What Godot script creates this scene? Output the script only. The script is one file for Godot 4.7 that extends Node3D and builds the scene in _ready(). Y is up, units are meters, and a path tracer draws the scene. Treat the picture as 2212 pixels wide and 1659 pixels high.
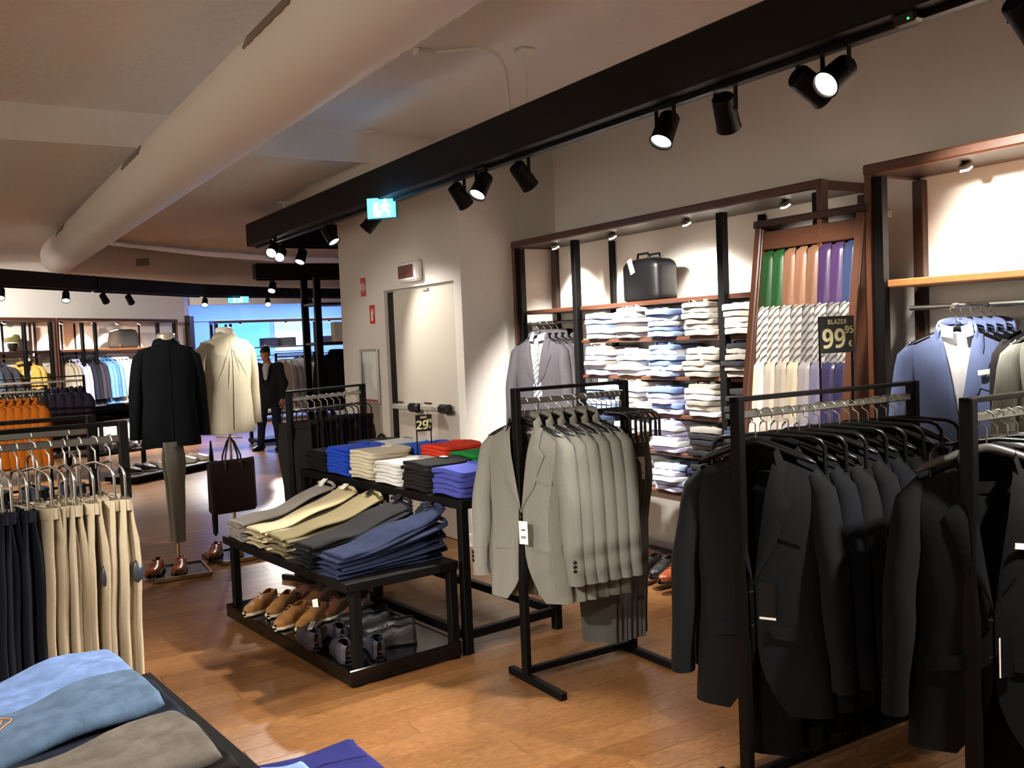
extends Node3D
# A menswear shop floor: racks of suits, a two-tier display table, wall units with shirts and ties, track lights.
# World axes: -z runs along the right-hand wall, +x points at that wall, the camera stands over the origin.

var M := {}
var C := {}
var used := {}
var rng := RandomNumberGenerator.new()


class MB:
	var v := PackedVector3Array()
	var n := PackedVector3Array()
	var t := PackedVector2Array()
	var c := PackedColorArray()
	var x := PackedInt32Array()
	var tint := Color.WHITE

	func quad(a: Vector3, b: Vector3, d: Vector3, e: Vector3, out: Vector3) -> void:
		var nn := (d - a).cross(b - a)
		if nn.length_squared() < 1e-16:
			nn = (e - a).cross(d - a)
		var k := v.size()
		var flip := nn.dot(out) < 0.0
		nn = (-nn if flip else nn).normalized()
		var ax := nn.abs()
		for p: Vector3 in [a, b, d, e]:
			v.append(p)
			n.append(nn)
			c.append(tint)
			t.append(Vector2(p.x, p.z) if ax.y > 0.7 else (Vector2(p.z, p.y) if ax.x > 0.7 else Vector2(p.x, p.y)))
		if flip:
			x.append_array(PackedInt32Array([k, k + 2, k + 1, k, k + 3, k + 2]))
		else:
			x.append_array(PackedInt32Array([k, k + 1, k + 2, k, k + 2, k + 3]))

	func tri(a: Vector3, b: Vector3, d: Vector3, out: Vector3) -> void:
		var nn := (d - a).cross(b - a)
		var k := v.size()
		var flip := nn.dot(out) < 0.0
		nn = (-nn if flip else nn).normalized()
		for p: Vector3 in [a, b, d]:
			v.append(p)
			n.append(nn)
			c.append(tint)
			t.append(Vector2(p.x, p.z))
		x.append_array(PackedInt32Array([k, k + 2, k + 1]) if flip else PackedInt32Array([k, k + 1, k + 2]))

	# a smooth patch of nu by nv cells; f(u, v) gives its points
	func grid(nu: int, nv: int, f: Callable, closed := false) -> void:
		var k := v.size()
		var w := nu + 1
		for j in nv + 1:
			for i in w:
				var p: Vector3 = f.call(float(i) / nu, float(j) / nv)
				v.append(p)
				n.append(Vector3.ZERO)
				c.append(tint)
				t.append(Vector2(float(i) / nu, float(j) / nv))
		for j in nv:
			for i in nu:
				var a := k + j * w + i
				var b := a + 1
				var d := a + w + 1
				var e := a + w
				var nn := (v[d] - v[a]).cross(v[b] - v[a]) + (v[e] - v[a]).cross(v[d] - v[a])
				n[a] += nn
				n[b] += nn
				n[d] += nn
				n[e] += nn
				x.append_array(PackedInt32Array([a, b, d, a, d, e]))
		if closed:
			for j in nv + 1:
				var s := n[k + j * w] + n[k + j * w + nu]
				n[k + j * w] = s
				n[k + j * w + nu] = s
		for i in range(k, v.size()):
			n[i] = n[i].normalized() if n[i].length_squared() > 1e-20 else Vector3.UP

	func cbox(ctr: Vector3, size: Vector3, b := 0.004) -> void:
		var h := size * 0.5
		b = minf(b, minf(h.x, minf(h.y, h.z)) * 0.6)
		if b < 0.0003:
			for ax in 3:
				for s in [-1.0, 1.0]:
					var o := Vector3.ZERO
					o[ax] = s
					var u := (ax + 1) % 3
					var w := (ax + 2) % 3
					var q := []
					for k in [[-1, -1], [1, -1], [1, 1], [-1, 1]]:
						var p := Vector3.ZERO
						p[ax] = h[ax] * s
						p[u] = h[u] * k[0]
						p[w] = h[w] * k[1]
						q.append(ctr + p)
					quad(q[0], q[1], q[2], q[3], o)
			return
		var P := func(ax: int, sg: Vector3) -> Vector3:
			var p := Vector3.ZERO
			for i in 3:
				p[i] = sg[i] * (h[i] if i == ax else h[i] - b)
			return ctr + p
		for ax in 3:
			var u := (ax + 1) % 3
			var w := (ax + 2) % 3
			for s in [-1.0, 1.0]:
				var q := []
				for k in [[-1, -1], [1, -1], [1, 1], [-1, 1]]:
					var sg := Vector3.ZERO
					sg[ax] = s
					sg[u] = k[0]
					sg[w] = k[1]
					q.append(P.call(ax, sg))
				var o := Vector3.ZERO
				o[ax] = s
				quad(q[0], q[1], q[2], q[3], o)
			for su in [-1.0, 1.0]:
				for sw in [-1.0, 1.0]:
					var s1 := Vector3.ZERO
					s1[u] = su
					s1[w] = sw
					var s2 := s1
					s1[ax] = -1.0
					s2[ax] = 1.0
					var o := Vector3.ZERO
					o[u] = su
					o[w] = sw
					quad(P.call(u, s1), P.call(u, s2), P.call(w, s2), P.call(w, s1), o)
		for a in [-1.0, 1.0]:
			for bb in [-1.0, 1.0]:
				for d in [-1.0, 1.0]:
					var sg := Vector3(a, bb, d)
					tri(P.call(0, sg), P.call(1, sg), P.call(2, sg), sg)

	# round bar through points; r is a number or one radius per point
	func tube(pts: Array, r: Variant, sides := 8, caps := true) -> void:
		var m := pts.size()
		var rad := []
		for i in m:
			rad.append(r[i] if r is Array else r)
		var fr := []
		var side := Vector3.ZERO
		for i in m:
			var d: Vector3 = (pts[mini(i + 1, m - 1)] - pts[maxi(i - 1, 0)]).normalized()
			if i == 0:
				side = d.cross(Vector3.UP if absf(d.y) < 0.9 else Vector3.RIGHT).normalized()
			else:
				side = (side - d * side.dot(d)).normalized()
			fr.append([side, d.cross(side).normalized()])
		var f := func(a: float, s: float) -> Vector3:
			var i := int(round(s * (m - 1)))
			var an := -a * TAU
			return pts[i] + (fr[i][0] * cos(an) + fr[i][1] * sin(an)) * rad[i]
		grid(sides, m - 1, f, true)
		if caps:
			for e in [0, m - 1]:
				var o: Vector3 = (pts[0] - pts[1]) if e == 0 else (pts[m - 1] - pts[m - 2])
				for i in sides:
					tri(pts[e], f.call(float(i) / sides, float(e) / (m - 1)), f.call(float(i + 1) / sides, float(e) / (m - 1)), o)

	# turned shape: profile of Vector2(radius, height) round an upright axis
	func lathe(prof: Array, at: Vector3, sides := 16) -> void:
		var m := prof.size()
		grid(sides, m - 1, func(a: float, s: float) -> Vector3:
			var p: Vector2 = prof[int(round(s * (m - 1)))]
			return at + Vector3(p.x * cos(a * TAU), p.y, p.x * sin(a * TAU)), true)

	# flat outline in x and y, given depth along z
	func prism(poly: PackedVector2Array, z0: float, z1: float) -> void:
		var ix := Geometry2D.triangulate_polygon(poly)
		for k in range(0, ix.size(), 3):
			for z in [z0, z1]:
				var o := Vector3(0, 0, 1.0 if (z == maxf(z0, z1)) else -1.0)
				tri(Vector3(poly[ix[k]].x, poly[ix[k]].y, z), Vector3(poly[ix[k + 1]].x, poly[ix[k + 1]].y, z), Vector3(poly[ix[k + 2]].x, poly[ix[k + 2]].y, z), o)
		var area := 0.0
		for i in poly.size():
			area += poly[i].cross(poly[(i + 1) % poly.size()])
		for i in poly.size():
			var a := poly[i]
			var b := poly[(i + 1) % poly.size()]
			var e := b - a
			var o2 := Vector2(e.y, -e.x) * signf(area)
			quad(Vector3(a.x, a.y, z0), Vector3(b.x, b.y, z0), Vector3(b.x, b.y, z1), Vector3(a.x, a.y, z1), Vector3(o2.x, o2.y, 0))

	func mesh(colours := false) -> ArrayMesh:
		var a := []
		a.resize(Mesh.ARRAY_MAX)
		a[Mesh.ARRAY_VERTEX] = v
		a[Mesh.ARRAY_NORMAL] = n
		a[Mesh.ARRAY_TEX_UV] = t
		if colours:
			a[Mesh.ARRAY_COLOR] = c
		a[Mesh.ARRAY_INDEX] = x
		var m := ArrayMesh.new()
		m.add_surface_from_arrays(Mesh.PRIMITIVE_TRIANGLES, a)
		return m


# ---------------------------------------------------------------- scene tree helpers

func numbered(n: String) -> String:
	if not used.has(n):
		used[n] = 0
		return n
	used[n] += 1
	return "%s_%03d" % [n, used[n]]


func thing(n: String, label: String, cat: String, at: Vector3, turn := 0.0, group := "") -> Node3D:
	var o := Node3D.new()
	o.name = numbered(n)
	add_child(o)
	o.position = at
	o.rotation.y = turn
	o.set_meta("label", label)
	o.set_meta("category", cat)
	if group:
		o.set_meta("group", group)
	return o


func part(parent: Node3D, n: String, mesh: Mesh, mat: Material, at := Vector3.ZERO, rot := Vector3.ZERO) -> MeshInstance3D:
	var o := MeshInstance3D.new()
	o.name = n
	o.mesh = mesh
	o.material_override = mat
	o.position = at
	o.rotation = rot
	parent.add_child(o, true)
	return o


func single(n: String, label: String, cat: String, mesh: Mesh, mat: Material, at: Vector3, turn := 0.0, group := "") -> MeshInstance3D:
	var o := MeshInstance3D.new()
	o.name = numbered(n)
	o.mesh = mesh
	o.material_override = mat
	add_child(o)
	o.position = at
	o.rotation.y = turn
	o.set_meta("label", label)
	o.set_meta("category", cat)
	if group:
		o.set_meta("group", group)
	return o


func struct(n: String, mesh: Mesh, mat: Material, at := Vector3.ZERO, turn := 0.0) -> MeshInstance3D:
	var o := MeshInstance3D.new()
	o.name = numbered(n)
	o.mesh = mesh
	o.material_override = mat
	add_child(o)
	o.position = at
	o.rotation.y = turn
	o.set_meta("kind", "structure")
	return o


func dup(src: Node3D, at: Vector3, turn: float, label := "", group := "") -> Node3D:
	var o: Node3D = src.duplicate()
	o.name = numbered(String(src.name).rstrip("0123456789_"))
	add_child(o)
	o.position = at
	o.rotation = Vector3(0, turn, 0)
	if label:
		o.set_meta("label", label)
	if group:
		o.set_meta("group", group)
	return o


func ordn(i: int) -> String:
	return ["first", "second", "third", "fourth", "fifth", "sixth", "seventh", "eighth", "ninth", "tenth", "eleventh", "twelfth", "thirteenth", "fourteenth", "fifteenth", "sixteenth", "seventeenth"][i]


func boxm(size: Vector3, b := 0.004) -> ArrayMesh:
	var key := "box%s%s" % [size, b]
	if not C.has(key):
		var m := MB.new()
		m.cbox(Vector3.ZERO, size, b)
		C[key] = m.mesh()
	return C[key]


func tubem(pts: Array, r: Variant, sides := 8) -> ArrayMesh:
	var m := MB.new()
	m.tube(pts, r, sides)
	return m.mesh()


func key(ks: Array, s: float) -> float:
	for i in ks.size() - 1:
		if s <= ks[i + 1][0]:
			var f: float = clampf((s - ks[i][0]) / (ks[i + 1][0] - ks[i][0]), 0.0, 1.0)
			f = f * f * (3.0 - 2.0 * f)
			return lerpf(ks[i][1], ks[i + 1][1], f)
	return ks[-1][1]


# ---------------------------------------------------------------- materials

func grain_image() -> ImageTexture:
	var w := 1024
	var h := 512
	var im := Image.create(w, h, false, Image.FORMAT_RGB8)
	var a := FastNoiseLite.new()
	a.seed = 3
	a.frequency = 0.012
	a.noise_type = FastNoiseLite.TYPE_SIMPLEX
	var b := FastNoiseLite.new()
	b.seed = 9
	b.frequency = 0.05
	for y in h:
		for x in w:
			var k := a.get_noise_2d(x * 0.35, y * 1.3)
			var ring := sin((y * 0.11 + k * 14.0))
			var fine := b.get_noise_2d(x * 0.35, y * 9.0)
			var pore := b.get_noise_2d(x * 0.9 + 300.0, y * 22.0)
			var g := 0.80 + 0.10 * ring * (0.5 + 0.5 * k) + 0.13 * fine - (0.16 if pore > 0.42 else 0.0)
			im.set_pixel(x, y, Color(clampf(g, 0, 1), clampf(g * 0.985, 0, 1), clampf(g * 0.96, 0, 1)))
	im.generate_mipmaps()
	return ImageTexture.create_from_image(im)


func weave_image(warp: float, speck: float, sd: int, side := 256, wash := 0.0) -> ImageTexture:
	var im := Image.create(side, side, false, Image.FORMAT_RGB8)
	var cloud := FastNoiseLite.new()
	cloud.seed = sd
	cloud.frequency = 0.011
	var r := RandomNumberGenerator.new()
	r.seed = sd
	var rows := []
	var cols := []
	for i in side:
		rows.append(r.randf_range(-1, 1))
		cols.append(r.randf_range(-1, 1))
	for y in side:
		for x in side:
			var g: float = 0.84 + wash * (cloud.get_noise_2d(x, y) if wash > 0.0 else 0.0) + warp * (rows[y] * 0.4 + cols[x]) + speck * r.randf_range(-1, 1)
			im.set_pixel(x, y, Color(clampf(g, 0, 1), clampf(g, 0, 1), clampf(g, 0, 1)))
	return ImageTexture.create_from_image(im)


func noise_normal(freq: float, strength: float, sd: int) -> NoiseTexture2D:
	var f := FastNoiseLite.new()
	f.seed = sd
	f.frequency = freq
	f.fractal_octaves = 3
	var t := NoiseTexture2D.new()
	t.noise = f
	t.width = 256
	t.height = 256
	t.seamless = true
	t.as_normal_map = true
	t.bump_strength = strength
	return t


func std(col: Color, rough := 0.6, metal := 0.0, spec := 0.5) -> StandardMaterial3D:
	var m := StandardMaterial3D.new()
	m.albedo_color = col
	m.roughness = rough
	m.metallic = metal
	m.metallic_specular = spec
	return m


func fab(r: int, g: int, b: int, kind := "plain", rough := 0.92) -> StandardMaterial3D:
	var k := "fab%d_%d_%d_%s" % [r, g, b, kind]
	if M.has(k):
		return M[k]
	var m := std(Color8(r, g, b), rough, 0.0, 0.25)
	m.uv1_triplanar = true
	m.uv1_scale = Vector3(2.4, 2.4, 2.4) if kind == "denim" else (Vector3(5, 5, 5) if kind == "wool" else Vector3(9, 9, 9))
	m.albedo_texture = M["tex_" + kind]
	m.normal_enabled = true
	m.normal_texture = M.tex_soft
	m.normal_scale = 0.12 if kind == "wool" else 0.25
	if kind == "wool":
		m.rim_enabled = true
		m.rim = 0.15
		m.rim_tint = 0.8
	M[k] = m
	return m


func wood(r: int, g: int, b: int, scale: Vector3, rough := 0.4) -> StandardMaterial3D:
	var m := std(Color8(r, g, b), rough)
	m.albedo_texture = M.tex_grain
	m.uv1_triplanar = true
	m.uv1_scale = scale
	return m


func glow(col: Color, e: float) -> StandardMaterial3D:
	var m := std(Color(0.9, 0.9, 0.9), 0.5)
	m.emission_enabled = true
	m.emission = col
	m.emission_energy_multiplier = e
	return m


func materials() -> void:
	M.tex_grain = grain_image()
	M.tex_plain = weave_image(0.02, 0.04, 5)
	M.tex_wool = weave_image(0.03, 0.07, 6)
	M.tex_denim = weave_image(0.03, 0.09, 7, 512, 0.16)
	M.tex_soft = noise_normal(0.02, 6.0, 4)
	M.plaster = std(Color8(226, 221, 212), 0.85)
	M.plaster.normal_enabled = true
	M.plaster.normal_texture = noise_normal(0.06, 2.0, 12)
	M.plaster.normal_scale = 0.25
	M.plaster.uv1_triplanar = true
	M.plaster.uv1_world_triplanar = true
	M.plaster.uv1_scale = Vector3(0.8, 0.8, 0.8)
	M.ceil = M.plaster.duplicate()
	M.ceil.albedo_color = Color8(240, 235, 227)
	M.panel = std(Color8(232, 229, 218), 0.7)
	M.duct = std(Color8(228, 220, 211), 0.5)
	M.black = std(Color8(11, 10, 10), 0.5, 0.0, 0.25)
	M.blackgloss = std(Color8(10, 9, 9), 0.12, 0.0, 0.4)
	M.beam = std(Color8(16, 14, 13), 0.65, 0.0, 0.3)
	M.plastic = std(Color8(14, 14, 14), 0.3, 0.0, 0.4)
	M.chrome = std(Color8(215, 212, 205), 0.2, 1.0)
	M.brass = std(Color8(205, 185, 140), 0.3, 1.0)
	M.steel = std(Color8(170, 168, 160), 0.35, 1.0)
	M.mahog = wood(98, 60, 40, Vector3(1.2, 5, 5))
	M.mahogdark = wood(62, 40, 31, Vector3(1.2, 5, 5))
	M.oakshelf = wood(196, 132, 78, Vector3(1.2, 5, 5))
	M.darkboard = wood(52, 38, 32, Vector3(1.2, 5, 5))
	M.card = std(Color8(242, 240, 232), 0.7)
	M.signblack = std(Color8(24, 26, 27), 0.5)
	M.cream = std(Color8(232, 222, 170), 0.6)
	M.white = std(Color8(240, 238, 232), 0.6)
	M.door = std(Color8(206, 198, 184), 0.5)
	M.doorgrey = std(Color8(170, 164, 154), 0.45)
	M.red = std(Color8(205, 50, 40), 0.5)
	M.blue = std(Color8(134, 162, 220), 0.7)
	M.lilac = std(Color8(160, 166, 220), 0.7)
	M.skyblue = std(Color8(112, 180, 228), 0.7)
	M.glass = std(Color(0.9, 0.95, 0.95, 0.18), 0.03)
	M.glass.transparency = BaseMaterial3D.TRANSPARENCY_ALPHA
	M.lampface = glow(Color(1.0, 0.96, 0.9), 14.0)
	M.downface = glow(Color(1.0, 0.97, 0.94), 7.0)
	M.skin = std(Color8(190, 128, 98), 0.5)
	M.hair = std(Color8(24, 18, 15), 0.6)
	M.leather = std(Color8(40, 26, 20), 0.4)
	M.leather.normal_enabled = true
	M.leather.normal_texture = M.tex_soft
	M.leather.normal_scale = 0.4
	M.leather.uv1_triplanar = true
	M.leather.uv1_scale = Vector3(7, 7, 7)
	for k in [["tan", 150, 104, 56], ["brown", 92, 56, 34], ["cognac", 128, 62, 34], ["navyshoe", 44, 42, 52], ["blackshoe", 24, 22, 22], ["whiteshoe", 222, 214, 200]]:
		var m: StandardMaterial3D = M.leather.duplicate()
		m.albedo_color = Color8(k[1], k[2], k[3])
		m.roughness = 0.3 if k[0] == "cognac" else 0.5
		M[k[0]] = m
	M.bagblack = std(Color8(12, 12, 13), 0.42, 0.0, 0.35)
	M.sole = std(Color8(226, 214, 190), 0.7)
	M.soleblack = std(Color8(26, 22, 20), 0.6)
	M.inside = std(Color8(120, 76, 44), 0.7)
	M.lining = fab(62, 60, 58)


# ---------------------------------------------------------------- camera, environment

const EXPOSURE := 1.08

func camera_and_air() -> void:
	var cam := Camera3D.new()
	cam.name = "camera"
	add_child(cam)
	var yaw := deg_to_rad(31.7)
	var pitch := deg_to_rad(-2.85)
	var roll := deg_to_rad(2.4)
	var fw := Vector3(sin(yaw) * cos(pitch), sin(pitch), -cos(yaw) * cos(pitch))
	var r0 := Vector3(cos(yaw), 0, sin(yaw))
	var u0 := r0.cross(fw)
	var r := r0 * cos(roll) - u0 * sin(roll)
	var u := u0 * cos(roll) + r0 * sin(roll)
	cam.transform = Transform3D(Basis(r, u, -fw), Vector3(0, 1.6, 0))
	cam.fov = rad_to_deg(2.0 * atan(829.5 / 2030.0))
	cam.near = 0.05
	cam.far = 80.0
	cam.current = true
	var we := WorldEnvironment.new()
	we.name = "air"
	var e := Environment.new()
	e.background_mode = Environment.BG_COLOR
	e.background_color = Color.BLACK
	e.tonemap_mode = Environment.TONE_MAPPER_LINEAR
	e.tonemap_exposure = EXPOSURE
	e.sdfgi_enabled = true
	e.ssao_enabled = true
	e.ssil_enabled = true
	we.environment = e
	add_child(we)


func lamp_spot(parent: Node3D, at: Vector3, dir: Vector3, energy: float, cone := 24.0, size := 0.05, col := Color(1.0, 0.975, 0.94)) -> void:
	var l := SpotLight3D.new()
	l.name = "beam_of_light"
	l.light_color = col
	l.light_energy = energy
	l.light_size = size
	l.spot_range = 30.0
	l.spot_attenuation = 2.0
	l.spot_angle = cone
	l.spot_angle_attenuation = 0.6
	l.shadow_enabled = true
	parent.add_child(l, true)
	var up := Vector3.UP if absf(dir.normalized().y) < 0.98 else Vector3.RIGHT
	l.transform = Transform3D(Basis.looking_at(dir, up), at)


# ---------------------------------------------------------------- room shell

func shell() -> void:
	# floor: subfloor, the nearer boards one by one, the far boards joined
	var fl := struct("floor", boxm(Vector3(20, 0.1, 30), 0.0), std(Color8(40, 26, 16), 0.9), Vector3(3, -0.065, -10))
	var tones := [Color8(150, 106, 66), Color8(142, 98, 60), Color8(155, 111, 71), Color8(138, 95, 57), Color8(147, 103, 63)]
	var mats := []
	for cc in tones:
		var m := std(cc, 0.3, 0.0, 0.25)
		m.albedo_texture = M.tex_grain
		mats.append(m)
	var w := 0.14
	var ln := 1.7
	var meshes := []
	for k in 8:
		var b := MB.new()
		b.cbox(Vector3.ZERO, Vector3(ln - 0.0015, 0.015, w - 0.0015), 0.0012)
		for i in b.t.size():
			b.t[i] = Vector2(b.v[i].x / ln * 0.9 + 0.37 * k, (b.v[i].z / w) * 0.22 + 0.125 + 0.25 * (k % 4) + 0.03 * k)
		meshes.append(b.mesh())
	var far := MB.new()
	rng.seed = 11
	var count := 0
	for row in range(-15, 170):
		var z := -row * w
		var off := fmod(row * 0.618, 1.0) * ln
		for i in range(-4, 8):
			var x := i * ln + off
			var near := z < -1.6 and z > -10.4 and x > -0.9 and x < 4.3 and count < 290
			if near and (z < -6.4 and x > 3.9):
				near = false
			var sel := rng.randi_range(0, 4)
			if near:
				count += 1
				var p := part(fl, "plank", meshes[rng.randi_range(0, 7)], mats[sel], Vector3(x - 3, 0.0575, z + 10))
			else:
				far.tint = (tones[sel] as Color).srgb_to_linear()
				var k := far.v.size()
				far.quad(Vector3(x - ln / 2, 0, z - w / 2 + 0.0008), Vector3(x + ln / 2 - 0.0015, 0, z - w / 2 + 0.0008), Vector3(x + ln / 2 - 0.0015, 0, z + w / 2 - 0.0008), Vector3(x - ln / 2, 0, z + w / 2 - 0.0008), Vector3.UP)
				var g := rng.randf()
				for j in range(k, far.v.size()):
					far.t[j] = Vector2((far.v[j].x - x) / ln * 0.9 + g, ((far.v[j].z - z) / w) * 0.22 + g * 3.0)
	var fm := std(Color.WHITE, 0.3, 0.0, 0.25)
	fm.albedo_texture = M.tex_grain
	fm.vertex_color_use_as_albedo = true
	var fp := part(fl, "far_planks", far.mesh(true), fm, Vector3(-3, 0.065, 10))
	fp.set_meta("kind", "stuff")
	# ceiling: near slab, lower far slab with the step between them
	struct("ceiling", boxm(Vector3(20, 0.3, 11), 0.0), M.ceil, Vector3(3, 3.33, -1.1))
	struct("ceiling", boxm(Vector3(20, 0.55, 18.5), 0.0), M.ceil, Vector3(3, 3.225, -15.85))
	# right wall, the return beside the door and the block that holds the door
	struct("wall_right", boxm(Vector3(0.2, 3.2, 9.7), 0.0), M.plaster, Vector3(4.45, 1.6, -1.43))
	var b := MB.new()
	var poly := PackedVector2Array([Vector2(3.46, 6.28), Vector2(9.0, 6.28), Vector2(9.0, 8.73), Vector2(3.46, 8.73), Vector2(3.46, 8.29), Vector2(3.62, 8.29), Vector2(3.62, 7.86), Vector2(3.46, 7.86), Vector2(3.46, 7.7), Vector2(3.52, 7.7), Vector2(3.52, 6.4), Vector2(3.46, 6.4)])
	# plan outline extruded upwards: below the door head the recesses are open, above it the wall is whole
	var up := func(pl: PackedVector2Array, y0: float, y1: float) -> void:
		var q := PackedVector2Array()
		for p in pl:
			q.append(Vector2(p.x, p.y))
		var bb := MB.new()
		bb.prism(q, y0, y1)
		for i in bb.v.size():
			b.v.append(Vector3(bb.v[i].x, bb.v[i].z, -bb.v[i].y))
			b.n.append(Vector3(bb.n[i].x, bb.n[i].z, -bb.n[i].y))
			b.t.append(bb.t[i])
			b.c.append(Color.WHITE)
		var base := b.v.size() - bb.v.size()
		for i in bb.x.size():
			b.x.append(bb.x[i] + base)
	up.call(poly, 0.0, 1.53)
	up.call(PackedVector2Array([Vector2(3.46, 6.28), Vector2(9.0, 6.28), Vector2(9.0, 8.73), Vector2(3.46, 8.73), Vector2(3.46, 7.7), Vector2(3.52, 7.7), Vector2(3.52, 6.4), Vector2(3.46, 6.4)]), 1.53, 2.055)
	up.call(PackedVector2Array([Vector2(3.46, 6.28), Vector2(9.0, 6.28), Vector2(9.0, 8.73), Vector2(3.46, 8.73)]), 2.055, 3.2)
	struct("wall_door_block", b.mesh(), M.plaster)
	struct("baseboard_right", boxm(Vector3(0.012, 0.1, 0.11), 0.003), M.white, Vector3(3.453, 0.05, -6.34))
	struct("baseboard_return", boxm(Vector3(0.45, 0.1, 0.012), 0.003), M.white, Vector3(3.68, 0.05, -6.273))
	# door with its panic bars
	var d := struct("door_1", boxm(Vector3(0.03, 2.03, 1.22), 0.004), M.door, Vector3(3.5, 1.02, -7.02))
	part(d, "hinge_gap", boxm(Vector3(0.014, 2.04, 0.11), 0.001), M.black, Vector3(-0.012, 0.0, -0.6))
	part(d, "door_closer", boxm(Vector3(0.02, 0.02, 0.10), 0.003), M.doorgrey, Vector3(-0.022, 1.0, 0.1))
	for k in [[-0.28, 0.0], [0.27, 0.01]]:
		var bar := part(d, "panic_bar", boxm(Vector3(0.035, 0.045, 0.46), 0.008), M.doorgrey, Vector3(-0.06, 0.02 + k[1], k[0] - 0.03))
		part(bar, "latch_housing", boxm(Vector3(0.07, 0.075, 0.17), 0.02), M.plastic, Vector3(-0.005, 0.004, 0.2))
		part(bar, "bracket", boxm(Vector3(0.06, 0.03, 0.03), 0.006), M.plastic, Vector3(0.018, 0.0, -0.225))
		part(bar, "lever", boxm(Vector3(0.014, 0.012, 0.12), 0.003), M.plastic, Vector3(0.03, 0.035, -0.17))
	# outer walls
	struct("wall_left", boxm(Vector3(0.2, 3.2, 22), 0.0), M.plaster, Vector3(-5.6, 1.6, -7.5))
	struct("wall_back", boxm(Vector3(11, 3.2, 0.2), 0.0), M.plaster, Vector3(-0.9, 1.6, 3.3))
	# the wall behind the far units runs at an angle
	var th := deg_to_rad(43.0)
	var o := Vector3(0.9, 0, -15.5)
	var ax := Vector3(cos(th), 0, -sin(th))
	var nn := Vector3(sin(th), 0, cos(th))
	struct("wall_far", boxm(Vector3(15.1, 3.2, 0.2), 0.0), M.plaster, o + ax * (-2.4) - nn * 0.55 + Vector3(0, 1.6, 0), th)
	# header over the opening to the blue room, and that room
	var c0 := o + ax * 5.15 - nn * 0.55
	struct("wall_header", boxm(Vector3(7.0, 0.5, 0.2), 0.0), M.plaster, Vector3(c0.x + 3.4, 2.76, c0.z - 0.1))
	struct("wall_blue", boxm(Vector3(9.0, 3.2, 0.2), 0.0), M.blue, Vector3(7.0, 1.6, -22.4))
	struct("wall_blue_side", boxm(Vector3(0.2, 3.2, 15), 0.0), M.blue, Vector3(10.3, 1.6, -15.5))
	struct("wall_blue_end", boxm(Vector3(0.2, 3.2, 4.5), 0.0), M.lilac, Vector3(4.35, 1.6, -21.6))
	var tr := struct("trim_1", boxm(Vector3(8.0, 0.03, 0.04), 0.004), M.lilac, Vector3(7.0, 2.28, -22.27))
	struct("trim_2", boxm(Vector3(0.17, 2.3, 0.24), 0.01), M.mahogdark, Vector3(c0.x + 0.12, 1.15, c0.z + 0.0), th)


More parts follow.
